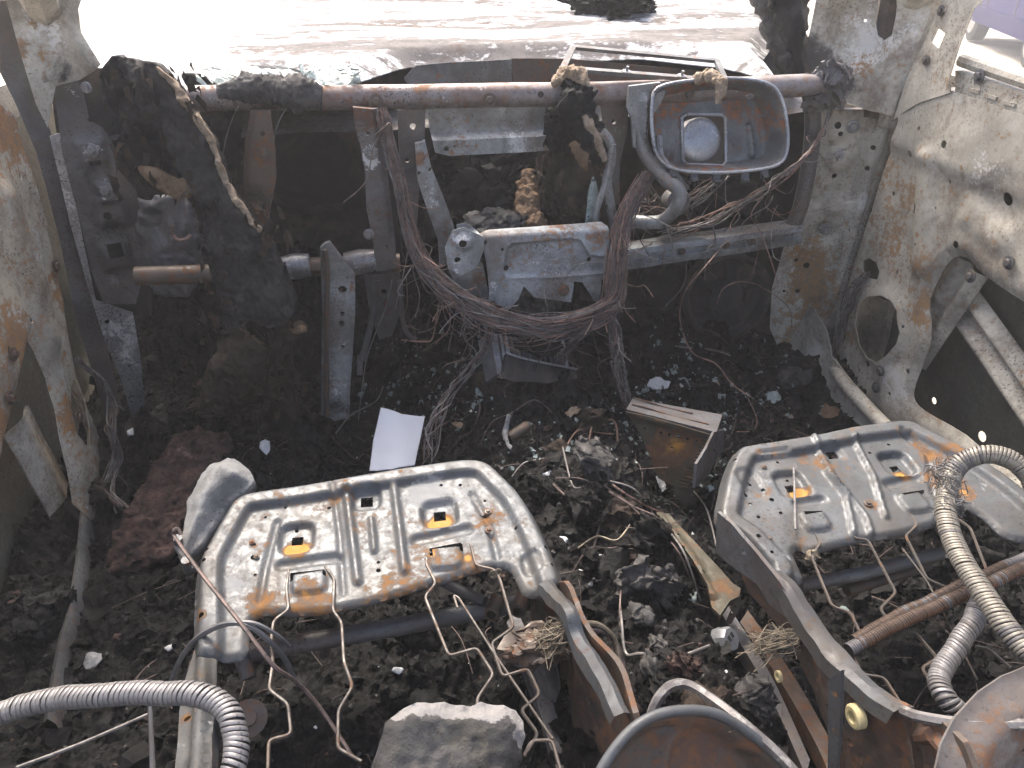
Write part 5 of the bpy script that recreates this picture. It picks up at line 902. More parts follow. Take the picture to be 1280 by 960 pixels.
conduit('folded_conduit', 'grey folded steel conduit looping up and over the right seat pan by the door', 'conduit', zz([(1310, 640, .44), (1288, 598, .46), (1262, 574, .475), (1230, 568, .475), (1200, 580, .46), (1184, 608, .44), (1184, 650, .425), (1196, 690, .415), (1216, 725, .41), (1240, 760, .405), (1265, 792, .40), (1320, 850, .39)]), .0125, .0040, M['hoseb'], M['rust'], 'folded steel conduits', tilt=.15)
conduit('folded_conduit', 'short folded steel conduit bending down to the round bracket on the right', 'conduit', zz([(1228, 745, .37), (1216, 775, .37), (1200, 800, .365), (1184, 825, .36), (1176, 850, .36), (1182, 872, .36), (1196, 886, .355), (1215, 900, .34)]), .0115, .0042, M['hose'], M['dark'], 'folded steel conduits')
ca = conduit('folded_conduit', 'rusty brown double ridged conduit lying straight across the right seat springs', 'conduit', zz([(1062, 812, .335), (1140, 772, .345), (1215, 738, .355), (1330, 690, .365)]), .0085, .0032, M['rustd'], M['dark'], 'folded steel conduits', tilt=.05)
ca = conduit('folded_conduit', 'second rusty conduit lying beside the straight one across the right seat springs', 'conduit', zz([(1068, 800, .33), (1140, 761, .338), (1213, 727, .348), (1330, 676, .36)]), .0075, .0032, M['rustd'], M['dark'], 'folded steel conduits', tilt=.05)
wc = MB(); c0_ = zz([(1176, 590, .445), (1186, 605, .445), (1190, 628, .435)])
for i in range(150):
    p_ = c0_[i % 3]+RNG.normal(size=3)*.008; d_ = RNG.normal(size=3); d_ = nrm(d_)*.009; wc.tube(crm([p_-d_, p_+RNG.normal(size=3)*.004, p_+d_, p_+d_*.3+RNG.normal(size=3)*.006], 4), .0006, 4, False)
T(wc.build('wire_tangle', M['wire'], ang=180), 'fuzzy tangle of fine dark wire hanging off the loop over the right seat', 'wire tangle')

# ---------------------------------------------------------------- wires
def W_(name, label, cat, pts, r=.0016, mat='wire', k=8, group=None, n=6):
    return T(MB().tube(crm(pts, k), r, n).build(name, M[mat]), label, cat, group)
def harness(name, label, pts, n, spread, mats, r=(.0011, .0019), stray=6, group='burnt wiring looms', par=None, k=10):
    C_ = np.array(crm(pts, k)); m = len(C_); th_ = thing(name, label, 'wiring loom', C_[:, :].min(0), group); s_ = np.linspace(0, 1, m); mbs = {q: MB() for q in mats}
    spr = np.interp(s_, np.linspace(0, 1, len(spread)), spread)
    for i in range(n):
        sagz = (RNG.random()**2)*.012*np.sin(math.pi*s_)*(1 if n > 60 else 0); a, rho = RNG.uniform(0, 6.283), math.sqrt(RNG.random()); ph = RNG.uniform(0, 6.28, 3); fr_ = RNG.uniform(2, 6)
        aa = a+2.2*np.sin(s_*fr_+ph[0])+.8*np.sin(s_*fr_*3.3+ph[2]); off = np.stack([np.cos(aa), .6*np.sin(aa+ph[1]), np.sin(aa)], 1)*(rho*spr)[:, None]+.0015*np.stack([np.sin(s_*30+ph[0]), np.sin(s_*26+ph[1]), np.sin(s_*34+ph[2])], 1)
        off[:, 2] -= sagz; off[:, 1] -= .6*sagz; mbs[mats[i % len(mats)]].tube(list(C_+off), RNG.uniform(*r), 5, False)
    for q, b in mbs.items(): b.build('wire_bundle', M[q], th_, 180, kind='stuff')
    for i in range(stray):
        j = RNG.integers(2, m-4); p = C_[j]; d = nrm(RNG.normal(size=3)*np.array((1, .5, .6))-AZ*.3); l_ = RNG.uniform(.04, .11)
        P = [p, p+d*l_*.3+RNG.normal(size=3)*.008, p+d*l_*.7-AZ*.012+RNG.normal(size=3)*.01, p+d*l_-AZ*.02+RNG.normal(size=3)*.012]
        MB().tube(crm(P, 6), .0011, 5).build('stray_wire', M[mats[i % len(mats)]], th_)
    return th_
Yy = lambda L: [at(x, y, 'y', v) for x, y, v in L]
harness('wiring_loom', 'thick burnt copper loom sagging in a wide loop below the centre plate', Yy([(478, 140, 1.45), (486, 180, 1.44), (500, 230, 1.42), (512, 285, 1.40), (528, 325, 1.38), (560, 360, 1.35), (600, 385, 1.32), (650, 402, 1.31), (700, 404, 1.31), (745, 392, 1.31), (766, 370, 1.32), (770, 335, 1.34), (775, 295, 1.37), (785, 260, 1.40), (806, 222, 1.43)]), 110, [.012, .014, .018, .022, .023, .021, .016], ['copper', 'copperb', 'wire', 'copper', 'copperb'], r=(.0006, .0012), stray=48)
harness('wiring_loom', 'sparse frayed wires drooping just below the big centre loop', Yy([(522, 330, 1.37), (552, 368, 1.34), (590, 398, 1.31), (645, 420, 1.30), (700, 420, 1.30), (742, 404, 1.31)]), 9, [.010, .024, .03, .026, .012], ['copperb', 'copper', 'wire'], r=(.0006, .0011), stray=16)
harness('wiring_loom', 'ragged loom of bare wires dropping from the centre loop to the rusty box', Yy([(765, 395, 1.31), (770, 430, 1.30), (774, 465, 1.28), (784, 505, 1.26)]), 22, [.010, .014, .014, .010], ['copper', 'wire'], stray=4)
harness('wiring_loom', 'dark thin loom hanging in front of the finned block', Yy([(742, 400, 1.33), (715, 430, 1.34), (700, 455, 1.34), (694, 478, 1.34)]), 16, [.008, .012, .008], ['copper', 'wire'], stray=4)
harness('wiring_loom', 'loose loom trailing from the centre loop down past the white paper', Yy([(612, 395, 1.33), (610, 430, 1.32), (585, 465, 1.31), (560, 495, 1.29), (545, 530, 1.24), (538, 570, 1.20)]), 10, [.010, .010, .014, .020], ['copper', 'wire'], stray=5)
harness('wiring_loom', 'fan of thin copper wires below the airbag housing running to the right pillar', Yy([(1040, 128, 1.52), (1030, 160, 1.50), (1012, 190, 1.48), (985, 215, 1.46), (950, 240, 1.46), (915, 262, 1.47), (880, 280, 1.49), (830, 292, 1.5)]), 12, [.004, .006, .014, .022], ['copper', 'copperb', 'wire'], stray=6)
harness('wiring_loom', 'tangled dark wires in the hollow behind the bent tube', Yy([(806, 228, 1.47), (815, 250, 1.50), (840, 262, 1.53), (880, 240, 1.55), (905, 220, 1.56)]), 14, [.012, .02, .02, .012], ['copper', 'wire'], stray=8)
harness('wiring_loom', 'twisted brown loom coming out of the hole in the right door', [rd.P(1088, 342, .004), rd.P(1078, 360, .02), rd.P(1066, 390, .02), rd.P(1056, 425, .02), rd.P(1046, 462, .025)], 18, [.008, .012, .014, .010, .008], ['copper', 'wire'], stray=1)
harness('wiring_loom', 'brown loom hanging out of the left door down to the sill', [ld.P(92, 450, .005), ld.P(104, 475, .03), ld.P(116, 505, .04), ld.P(112, 540, .04), ld.P(118, 575, .04), at(135, 612, 'z', .10), at(155, 635, 'z', .09)], 16, [.006, .009, .011, .011, .014], ['copper', 'wire'], stray=2)
G1 = 'loose thin wires in the wreck'
W_('loose_wire', 'copper wire arching in front of the dark footwell on the right', 'wire', Yy([(896, 380, 1.40), (905, 360, 1.40), (930, 352, 1.42), (958, 362, 1.46), (986, 385, 1.50), (990, 410, 1.5)]), .0012, 'copperb', group=G1)
W_('loose_wire', 'long copper wire curling from the housing wires down over the right rubble', 'wire', Yy([(910, 300, 1.46), (880, 335, 1.42), (856, 365, 1.40), (850, 400, 1.40), (865, 440, 1.36), (895, 455, 1.32), (915, 480, 1.28), (938, 496, 1.24)]), .0014, 'copperb', group=G1)
W_('loose_wire', 'stray copper wire with a hooked end left of the centre loop', 'wire', Yy([(558, 352, 1.38), (550, 375, 1.38), (545, 402, 1.38), (540, 424, 1.38), (528, 427, 1.38), (502, 425, 1.38)]), .0016, 'copperb', group=G1)
W_('loose_wire', 'thin wire running down beside the column stay', 'wire', Yy([(490, 350, 1.42), (482, 385, 1.42), (468, 420, 1.42), (458, 450, 1.41), (452, 490, 1.40), (448, 525, 1.38)]), .0011, 'wire', group=G1)
W_('loose_wire', 'wavy wire leaving the centre loop towards the dark footwell', 'wire', Yy([(552, 365, 1.38), (556, 395, 1.38), (572, 415, 1.38), (590, 420, 1.37), (585, 445, 1.36), (560, 455, 1.36), (552, 461, 1.36)]), .0013, 'copper', group=G1)
W_('loose_wire', 'thin wire curving down from the left of the tube to the rust brown bracket', 'wire', Yy([(366, 124, 1.48), (352, 145, 1.47), (344, 165, 1.46), (341, 185, 1.45)]), .0012, 'wire', group=G1)
W_('loose_wire', 'pale wire bowed along the left of the brown hanging bracket', 'wire', Yy([(300, 128, 1.47), (290, 150, 1.47), (282, 175, 1.47), (276, 210, 1.47)]), .0011, 'wire', group=G1)
W_('loose_wire', 'curved copper hook of wire on the torn black mass at the left', 'wire', Yy([(216, 282, 1.38), (216, 292, 1.38), (222, 299, 1.38), (232, 299, 1.38), (238, 294, 1.38)]), .003, 'copperb', group=G1)
zt = lambda x, y: None
def on(x, y, z=.14, lift=.006):       # a point resting on the rubble under a photo pixel
    p = at(x, y, 'z', z)
    for _ in range(12):
        p = at(x, y, 'z', .5*p[2]+.5*rz(p[0], p[1]))
    return np.array((p[0], p[1], rz(p[0], p[1])+lift))
def onW(label, L, r=.0016, mat='copper', lift=.008): return W_('loose_wire', label, 'wire', [on(x, y, .14, lift*(.5+(i % 2))) for i, (x, y) in enumerate(L)], r, mat, group=G1)
onW('grey wire crossing the rubble from the cable end to the small metal cap', [(775, 760), (776, 790), (782, 820), (800, 828), (840, 826), (885, 818)], .002, 'wire', .012)
onW('brown wire looping round a charred lump between the seats', [(838, 735), (800, 727), (780, 735), (774, 760), (776, 800), (790, 818)], .0016, 'copper', .014)
onW('copper wires fanning over the rubble beside the rusty box', [(735, 560), (742, 535), (755, 528), (768, 540), (772, 560)], .002, 'copperb', .016)
onW('copper wire lying left of the yellowed metal bar', [(765, 610), (785, 632), (815, 640), (838, 655)], .002, 'copperb', .014)
onW('second copper wire lying left of the yellowed metal bar', [(760, 618), (790, 645), (820, 655), (850, 685)], .002, 'copper', .014)
onW('dark wire curving beside the round charred lump between the seats', [(700, 545), (705, 580), (715, 610), (725, 625)], .0016, 'wire', .014)
onW('thin wire by the small rusty cylinder', [(640, 600), (655, 585), (680, 575), (700, 572)], .0014, 'wire')
onW('bundle end of brown wires behind the left seat pan', [(536, 565), (545, 545), (560, 530), (575, 520)], .0022, 'copper', .012)
onW('copper wire crossing the right rubble near the door', [(935, 500), (945, 530), (940, 540), (920, 545)], .0014, 'copperb')
onW('bent wire reaching from the rusty box to the yellowed bar', [(862, 612), (880, 650), (895, 690)], .0016, 'wire', .02)
for n_, (lab, L, mt) in enumerate((('thin copper wire snaking past the small rusty cylinder', [(600, 560), (615, 540), (640, 520), (668, 512), (690, 520)], 'copper'), ('copper wire bow above the round crusted lump', [(705, 570), (722, 550), (748, 545), (765, 555)], 'copperb'),
    ('thin wire zigzag right of the left seat pan corner', [(690, 610), (705, 632), (730, 640), (748, 660), (742, 690)], 'copper'), ('brown wire lying along the front of the left seat member', [(715, 720), (735, 700), (760, 690), (790, 695)], 'copper'), ('pale wire end by the white scraps', [(722, 690), (745, 684), (770, 680), (786, 670)], 'braid'),
    ('thin wire beside the loom end behind the left seat pan', [(556, 575), (575, 560), (590, 545), (600, 520), (596, 500)], 'copper'), ('third copper wire lying left of the yellowed metal bar', [(755, 612), (780, 640), (812, 662), (845, 700), (868, 745)], 'copper'), ('grey wire lying left of the yellowed metal bar', [(762, 606), (792, 626), (818, 650), (850, 700), (874, 760)], 'wire'),
    ('dark wire across the right footwell rubble', [(820, 430), (850, 445), (885, 440), (915, 455)], 'wire'), ('copper wire curl near the green glass patch', [(690, 470), (710, 462), (720, 475), (708, 490)], 'copperb'), ('thin wire from the finned core to the rubble', [(640, 480), (630, 500), (640, 520), (632, 540)], 'copper'),
    ('wire trailing in front of the left footwell', [(420, 545), (440, 530), (470, 505), (480, 490)], 'wire'))):
    onW(lab, L, (.0012, .0016, .002)[n_ % 3], mt, .016)
for n_ in range(60):
    x_, y_ = RNG.uniform(560, 900), RNG.uniform(470, 850); mt_ = ('white', 'charg', 'glass', 'charg', 'tan')[n_ % 5]; p_ = on(x_, y_, .15, .004); q_, f_ = CH[10+n_ % 6]; sz_ = RNG.uniform(.004, .010)
    if not (690 < x_ < 940 or y_ < 600): continue
    T(MB().add((q_*np.array((1.3, .8, 1.4))*sz_)@rr3().T+p_, f_).build({'white': 'ash_chip', 'glass': 'glass_chip', 'charg': 'char_chip', 'tan': 'fibre_chip'}[mt_], M[mt_]), {'white': 'tiny white ash chip in the rubble between the seats', 'glass': 'tiny pale green glass chip in the rubble between the seats', 'charg': 'tiny grey char chip in the rubble between the seats', 'tan': 'tiny tan fibre chip in the rubble between the seats'}[mt_], 'chip', {'white': 'white ash chips', 'glass': 'green glass chips', 'charg': 'grey char chips', 'tan': 'tan fibre chips'}[mt_])
# long rod with an eye, black cables in the foreground
eye = at(218, 664, 'z', .40)
W_('pull_rod', 'thin brown rod with a looped eye slanting across the left seat pan corner', 'rod', [at(x, y, 'z', z) for x, y, z in ((226, 668, .40), (222, 661, .405), (217, 664, .405), (219, 672, .40), (250, 715, .405), (300, 778, .405), (340, 830, .38), (370, 852, .34), (400, 885, .30), (440, 945, .27))], .0024, 'copper', 10)
W_('black_cable', 'black cable arching over the foot of the left seat pan', 'cable', [at(x, y, 'z', z) for x, y, z in ((214, 850, .24), (228, 820, .29), (250, 795, .34), (282, 780, .37), (310, 782, .37), (335, 800, .35), (355, 822, .31), (368, 850, .26))], .0035, 'rubber', 8)
W_('black_cable', 'thin second black cable beside the arching cable on the left seat', 'cable', [at(x, y, 'z', z) for x, y, z in ((290, 778, .372), (318, 779, .372), (345, 793, .35), (362, 808, .31))], .0025, 'rubber', 8)
W_('grey_tube', 'grey steel tube running off to the right edge above the round bracket', 'tube', [at(x, y, 'z', z) for x, y, z in ((1128, 888, .41), (1150, 896, .42), (1200, 904, .43), (1250, 906, .43), (1330, 905, .43))], .0052, 'wire', 8)
W_('grey_tube', 'bowed grey steel tube behind the bright bracket rim at the bottom', 'tube', [at(x, y, 'z', z) for x, y, z in ((812, 900, .40), (822, 875, .42), (838, 858, .43), (860, 856, .43), (890, 874, .43), (930, 905, .43), (975, 945, .42), (1010, 985, .41))], .0052, 'wire', 8)
W_('door_rod', 'thin dark rod lying across the lower left corner', 'rod', [at(x, y, 'z', z) for x, y, z in ((20, 960, .30), (100, 930, .27), (185, 893, .24))], .002, 'wire', 4)
T(MB().prism([at(x, 880, 'z', .25) for x in (184, 188, 190, 186)], [at(x, y, 'z', .20) for x, y in ((188, 990), (194, 990), (196, 985), (190, 985))]).build('flat_strap', M['dark']), 'narrow dark metal strap hanging below the left conduit', 'strap')
# braided ends with cables on both seat members
for lab, P0, P1, cab, z in (('frayed straw coloured braid sprawling over the left seat member', (684, 800), (712, 782), [(712, 782), (745, 780), (765, 795), (772, 815), (778, 850)], .34), ('frayed straw coloured braid lying on the right seat member', (955, 808), (998, 795), [(998, 795), (1025, 797), (1040, 815), (1043, 838)], .33)):
    a, b = at(*P0, 'z', z), at(*P1, 'z', z+.02); th_ = thing('frayed_braid', lab, 'braid', a, 'frayed braids on the seats'); mbq = MB()
    for i in range(120):
        q = RNG.normal(size=(4, 3))*np.array((.008, .008, .005)); mbq.tube(crm([a+q[0]*1.5, a*.6+b*.4+q[1]*1.2, a*.2+b*.8+q[2]*.6, b+q[3]*.25], 5), .0006, 4, False)
    mbq.build('strands', M['braid'], th_, 180, kind='stuff')
    C_ = [at(x, y, 'z', z+.02-.015*i) for i, (x, y) in enumerate(cab)]
    MB().tube(crm(C_, 7), .0035, 8).build('cable', M['braid'], th_); MB().tube(crm([p+np.array((.004, -.004, -.008)) for p in C_], 7), .003, 8).build('cable', M['copper'], th_)
    MB().tube([C_[-1], C_[-1]+(C_[-1]-C_[-2])*.7], .0062, 10).build('ferrule', M['rubber'], th_)

bh = thing('blower_housing', 'round sooty blower housing deep in the dark hollow right of the centre', 'blower housing', at(905, 420, 'y', 1.74))
cB = at(905, 368, 'y', 1.74); MB().lathe(cB, nrm((-.1, -1, .15)), [(.118, -.02), (.122, .03), (.112, .035), (.106, .03), (.10, .0), (.05, -.005), (.045, .02), (.0, .022)], 36).build('drum', M['black'], bh)
for k in range(8): MB().box(cB+np.array((.075*math.cos(k*.785), -.012, .075*math.sin(k*.785))), (.012, .03, .05), rot((math.cos(k*.785), .3, math.sin(k*.785)))).build('vane', M['black'], bh)
pdl = thing('pedal_bracket', 'dark hanging pedal bracket and lever behind the column stay', 'pedal bracket', at(480, 480, 'y', 1.62))
plate(wpl(1.62), [(455, 345), (500, 340), (504, 380), (490, 420), (474, 425), (462, 390)], 'dark', 'bracket_plate', [(480, 365, 4)], par=pdl, marks=[(480, 380, 20, 0, .3)], th=.01)
MB().tube(crm([at(x, y, 'y', v) for x, y, v in ((470, 350, 1.62), (466, 390, 1.6), (460, 420, 1.58), (452, 450, 1.54))], 6), .008, 8).build('lever', M['dark'], pdl)
MB().box(at(450, 456, 'y', 1.53), (.06, .012, .035), rot((.1, .3, 1))).build('pad', M['dark'], pdl)
MB().tube(crm([at(x, y, 'y', v) for x, y, v in ((500, 350, 1.62), (502, 390, 1.6), (508, 415, 1.58), (520, 425, 1.57))], 6), .006, 8).build('lever', M['dark'], pdl)
for n_, (lab, out_, yv, mt) in enumerate((('ragged grey scrap hanging below the left of the centre plate', [(560, 335), (590, 340), (598, 372), (590, 400), (575, 392), (566, 365)], 1.45, 'charg'), ('black torn scrap behind the rust brown bracket', [(262, 150), (296, 140), (300, 190), (288, 240), (270, 262), (258, 210)], 1.60, 'char'),
    ('crumpled pale scrap under the centre plate', [(640, 360), (690, 356), (706, 372), (690, 392), (655, 394), (638, 380)], 1.45, 'charg'), ('black sagging scrap in the hollow beside the second bracket', [(500, 230), (522, 236), (530, 290), (520, 325), (505, 318), (498, 270)], 1.58, 'char'),
    ('black scrap hanging below the lower right beam', [(800, 330), (842, 322), (850, 350), (832, 388), (812, 380), (802, 355)], 1.60, 'char'), ('torn black sheet under the airbag housing', [(850, 222), (940, 226), (960, 262), (920, 276), (870, 270)], 1.62, 'char'),
    ('sooty plate behind the left end of the lower tube', [(178, 250), (240, 256), (250, 330), (236, 372), (190, 366), (176, 310)], 1.56, 'dark'))):
    slab('charred_scrap', lab, 'scrap', PL(at(out_[0][0], out_[0][1], 'y', yv), nrm((1, -.1, 0)), nrm((0, .15, 1))), out_, .012, mt, .016, .005)
GW = 'thin wires hanging behind the dash frame'
for n_ in range(34):
    x_, y_ = (RNG.uniform(770, 1000), RNG.uniform(215, 320)) if n_ % 3 else (RNG.uniform(500, 620), RNG.uniform(330, 400)); yv = RNG.uniform(1.40, 1.6); p_ = at(x_, y_, 'y', yv); d_ = np.array((RNG.normal()*.05, RNG.normal()*.03, -RNG.uniform(.03, .14)))
    T(MB().tube(crm([p_, p_+d_*.3+RNG.normal(size=3)*.015, p_+d_*.65+RNG.normal(size=3)*.02, p_+d_+RNG.normal(size=3)*.02], 7), RNG.uniform(.0007, .0014), 5).build('hanging_wire', M[('copper', 'wire', 'copperb')[n_ % 3]]), 'thin scorched wire hanging in the hollow behind the dash frame', 'wire', GW)
# ---------------------------------------------------------------- boxes and metal bits between the seats
ex = thing('control_box', 'rusty metal control box with slotted heat sink side lying on the tunnel', 'control box', at(840, 600, 'z', .12))
q = [on(785, 520, .17, .05), on(905, 540, .17, .06)]
a = at(783, 512, 'z', .24); b = at(903, 538, 'z', .24); c = at(806, 508, 'z', .285); d = at(880, 528, 'z', .29)
pA = PL(at(820, 560, 'z', .20), b-a, np.array((.12, -.5, -1.0)))
oA = [(783, 513), (815, 520), (895, 543), (890, 562), (872, 572), (862, 606), (848, 612), (822, 598), (808, 560), (796, 535)]
nA = -pA.N if pA.flip else pA.N
plate(pA, oA, 'brass', 'front_plate', [(806, 535, 2), (840, 560, 2)]+[(826+i*11, 541+i*2.6, 2.2) for i in range(5)], lambda uv: .004*fbm(pA.p3(uv), 12, 3)+.012*(1-sst(dline(uv, pA.pts([(783, 513), (895, 543)])), 0, .02)), par=ex, marks=[(830, 565, 25, 0, .5), (812, 540, 14, 1, .3), (850, 555, 16, 0, .6), (835, 590, 14, 1, .25)], th=.004)
A_ = [pA.P(783, 513, 0), pA.P(895, 543, 0)]; bk_ = np.array((.035, .055, .0))
mb = MB().prism([A_[0]+AZ*.004, A_[1]+AZ*.004, A_[1]+bk_, A_[0]+bk_*.7], [p-AZ*.012 for p in (A_[0]+AZ*.004, A_[1]+AZ*.004, A_[1]+bk_, A_[0]+bk_*.7)]); v = mb.v[0]; mb.v[0] = v+.002*fbm(v, 40, 3)[:, None]; mb.build('top_plate', M['dark'], ex)
for i in range(2): MB().tube(crm([A_[0]*(1-t)+A_[1]*t+bk_*(.3+.35*i)+AZ*.003+AZ*.0015*math.sin(9*t+i) for t in np.linspace(.03, .9-.2*i, 7)], 3), .0016, 6).build('rib', M['rustd'], ex)
# slotted edge: a comb of short teeth
for i in range(13):
    t = i/12; x, y = 886-t*34, 560+t*46; c_ = pA.P(x, y, .004); MB().box(c_, (.024, .0035, .006), np.array([nrm(pA.U), nrm(np.cross(pA.N, pA.U)), pA.N]).T).build('tooth', M['brass'], ex)
pS = PL(A_[1], bk_, np.array((0, -.1, -1.0))); plate(pS, [(893, 540), (905, 537), (905, 560), (884, 596), (868, 610), (872, 580)], 'dark', 'side_plate', par=ex, th=.004)
mb = MB().box(at(880, 572, 'z', .15), (.035, .03, .05)); mb.build('connector_block', M['brass'], ex)
bar = thing('metal_bar', 'yellowed pressed metal bar with a pierced end tab lying between the seats', 'metal bar', on(870, 700))
z0 = .20
pb = PL(at(870, 700, 'z', z0), at(915, 765, 'z', z0)-at(825, 640, 'z', z0), np.array((1.0, .45, .12)))
plate(pb, [(820, 640), (836, 642), (860, 668), (890, 700), (915, 728), (926, 735), (924, 745), (912, 752), (900, 770), (890, 760), (884, 735), (866, 705), (844, 674), (826, 652)], 'brass', 'pressing', [(848, 672, 2), (880, 718, 2.5)], lambda uv: .008*(1-sst(dline(uv, pb.pts([(826, 648), (866, 700), (888, 745)])), .004, .010)), par=bar, marks=[(870, 690, 20, 1, .2), (900, 735, 12, 0, .4)], th=.008)
pt_ = PL(at(914, 765, 'z', .18), nrm((1, -.3, .4)), nrm((.2, .6, .8))); plate(pt_, [(908, 775), (918, 752), (924, 750), (924, 762), (914, 780), (908, 780)], 'brass', 'end_tab', [(915, 766, 1.6), (919, 758, 1.6)], par=bar, th=.008)
cap = thing('connector_shell', 'small pale square metal shell with two holes lying beside the right seat rail', 'connector shell', on(905, 810))
cb = on(905, 812, .16, .022); Mx = rot((.5, -.55, .7)); MB().lathe(cb-Mx[:, 2]*.016, Mx[:, 2], [(.017, 0), (.0185, .002), (.018, .022), (.016, .026), (.003, .027)], 8).build('cover', M['alu'], cap)
for dx in (-1, 1): MB().box(cb+Mx[:, 0]*dx*.004+Mx[:, 2]*.0105+Mx[:, 1]*.004, (.005, .008, .002), Mx).build('slot', M['black'], cap)
for i in range(3): pass
hc_ = thing('heater_core', 'sooty finned aluminium heater core wedged under the centre loop', 'heater core', at(665, 478, 'y', 1.42))
h0 = at(625, 468, 'y', 1.27); hE = at(716, 472, 'y', 1.32)-h0; hU = at(617, 418, 'y', 1.335)-h0; hF = at(644, 449, 'y', 1.26)-h0
hN = np.cross(hE, hU); hN = nrm(hN)*(1 if hN[1] > 0 else -1)*.05
for i in range(14):
    t0, t1 = i/14, i/14+.052; A4 = [h0+hE*t0, h0+hE*t0+hF*.0+hN, h0+hE*t0+hU*1.1+hN, h0+hE*t0+hU]; mb = MB().prism(A4, [p+hE*(t1-t0)*.75 for p in A4]); v = mb.v[0]; mb.v[0] = v+.0022*fbm(v, 60, 3)[:, None]; mb.build('fin', M['alu' if i in (0, 1, 2, 13) else 'dark'], hc_)
lowp = PL(h0, hE, hU); plate(lowp, [(625, 468), (619, 474), (640, 478), (680, 480), (716, 476), (718, 462), (680, 456), (644, 449), (630, 444)], 'black', 'end_tank', par=hc_, h=lambda uv: .008+.004*fbm(lowp.p3(uv), 40, 4), th=.012, res=.004)
MB().tube(crm([lowp.P(x, y, .013) for x, y in ((628, 443), (644, 449), (680, 457), (717, 464))], 5), .0022, 6).build('edge_rod', M['silver'], hc_)
sidep = PL(h0, hN, hU); MB().prism([h0-hE*.03, h0+hU*1.05-hE*.05, h0+hU*1.05+hE*.01, h0+hE*.03], [p+hN for p in (h0-hE*.03, h0+hU*1.05-hE*.05, h0+hU*1.05+hE*.01, h0+hE*.03)]).build('end_plate', M['alu'], hc_)
lump_thing('charred_lump', 'black charred crust sitting on top of the finned core', 'charred lump', (672, 428), 1.34, (.09, .05, .04), 'char', 0, 0, .4, 2.6, 5, 33, ax='y')
p = on(650, 545, .2, .012); ax_ = nrm((.75, .3, .25)); MB_ = MB().lathe(p-ax_*.018, ax_, [(.008, -.006), (.011, 0), (.0115, .034), (.009, .040), (.003, .044)], 16); T(MB_.build('rusty_cylinder', M['rust']), 'small rusty cylinder lying on the rubble behind the left seat', 'cylinder')
limb('curled_strap', 'thin grey curled strap beside the small rusty cylinder', 'strap', [on(636, 528, .2, .01), on(632, 545, .2, .01), on(636, 560, .2, .008), on(642, 568, .2, .008)], [.004, .006, .005, .003], 'pale', .3, 8)
def flake(label, x, y, w_, h_, mat, seed=0, lift=.010, name='ash_flake', cat='flake', yaw=0, group=None, tx=.3):
    p = on(x, y, .15, lift); s_ = pxm(p, 1); U = np.array((math.cos(R(yaw)), math.sin(R(yaw)), tx*.3)); V_ = np.cross(nrm((.1, -tx-.2, 1)), nrm(U)); pl = PL(p, U, V_); r = random.Random(seed)
    o_ = [(w_*s_/2*math.cos(a)*r.uniform(.7, 1.1), h_*s_/2*math.sin(a)*r.uniform(.7, 1.1)) for a in np.linspace(0, 6.28, 9)[:-1]]
    o_ = resamp(o_, .003); o_ = [q+.0022*np.array([fbm([[q[0], q[1], seed]], 130, 3)[0], fbm([[q[0], q[1], seed+7]], 130, 3)[0]]) for q in map(np.asarray, o_)]
    return T(sheet(MB(), pl, o_, [], lambda uv: .006*fbm(pl.p3(uv), 55, 3)+.25*w_*s_*((uv[:, 0]/(w_*s_))**2*r.uniform(-1, 2)), .0025, .0015).build(name, M[mat], ang=180), label, cat, group)
flake('pale tan splinter leaning on the rubble left of the rusty box', 717, 521, 30, 14, 'tan', 1, .014, 'splinter', 'splinter', 35)
flake('white ash patch beside the rusty box loom', 822, 484, 30, 20, 'white', 2)
flake('white bent scrap on the rubble right of the left seat pan', 702, 680, 18, 12, 'white', 3)
flake('curled white scrap with a dark fold right of the left seat pan', 745, 705, 34, 14, 'white', 4)
flake('pale green glass flake between the seats', 801, 691, 18, 18, 'glass', 5, .012, 'glass_flake', 'flake')
flake('green melted glass flake near the centre loom', 605, 497, 22, 26, 'glass', 6, .014, 'glass_flake', 'flake', 50)
flake('large green glass flake left of the yellowed bar', 862, 748, 22, 26, 'glass', 7, .014, 'glass_flake', 'flake', 20)
flake('small white flake above the charred lump between the seats', 714, 568, 16, 12, 'white', 8)
flake('pale flake on the rubble left of the charred round lump', 685, 597, 14, 8, 'white', 9)
flake('white chip in front of the black footwell on the left', 165, 545, 9, 12, 'white', 10)
flake('pair of white drips on the black lump below the column stay', 335, 572, 14, 22, 'white', 11, .03)
flake('pale wrinkled ash patch under the left conduit', 117, 830, 24, 26, 'pale', 12)
flake('tiny violet white chip between the sill and the left seat', 212, 814, 14, 9, 'white', 13)
flake('grey flat flake under the left seat springs', 410, 770, 44, 22, 'charg', 14, .05)
flake('white crumpled chip under the left seat springs', 500, 858, 14, 12, 'white', 15, .04)
flake('pale chip under the right seat springs', 1050, 778, 12, 10, 'glass', 16, .03)
flake('grey ash flake under the right cross tube', 1180, 706, 24, 14, 'charg', 17, .03)
flake('tan chip in the rubble near the right door', 985, 520, 14, 10, 'tan', 18)
flake('brown crusted chip by the foot of the right pillar', 1035, 520, 30, 22, 'foam', 19, .015)
flake('green glass patch near the right footwell', 965, 500, 24, 18, 'glass', 20, .008, 'glass_flake', 'flake')
flake('green glass patch in the middle of the right footwell', 855, 480, 20, 14, 'glass', 21, .008, 'glass_flake', 'flake')
flake('white twisted strip in the rubble behind the yellowed bar', 825, 612, 10, 26, 'white', 22, .02)
flake('tan metal tag at the end of the wires behind the left seat', 573, 540, 10, 18, 'tan', 23, .02, 'metal_tag', 'tag', 60)
SLAB = PL(on(940, 830, .18, .03), nrm((1, .35, .05)), nrm((-.2, 1, .25)))
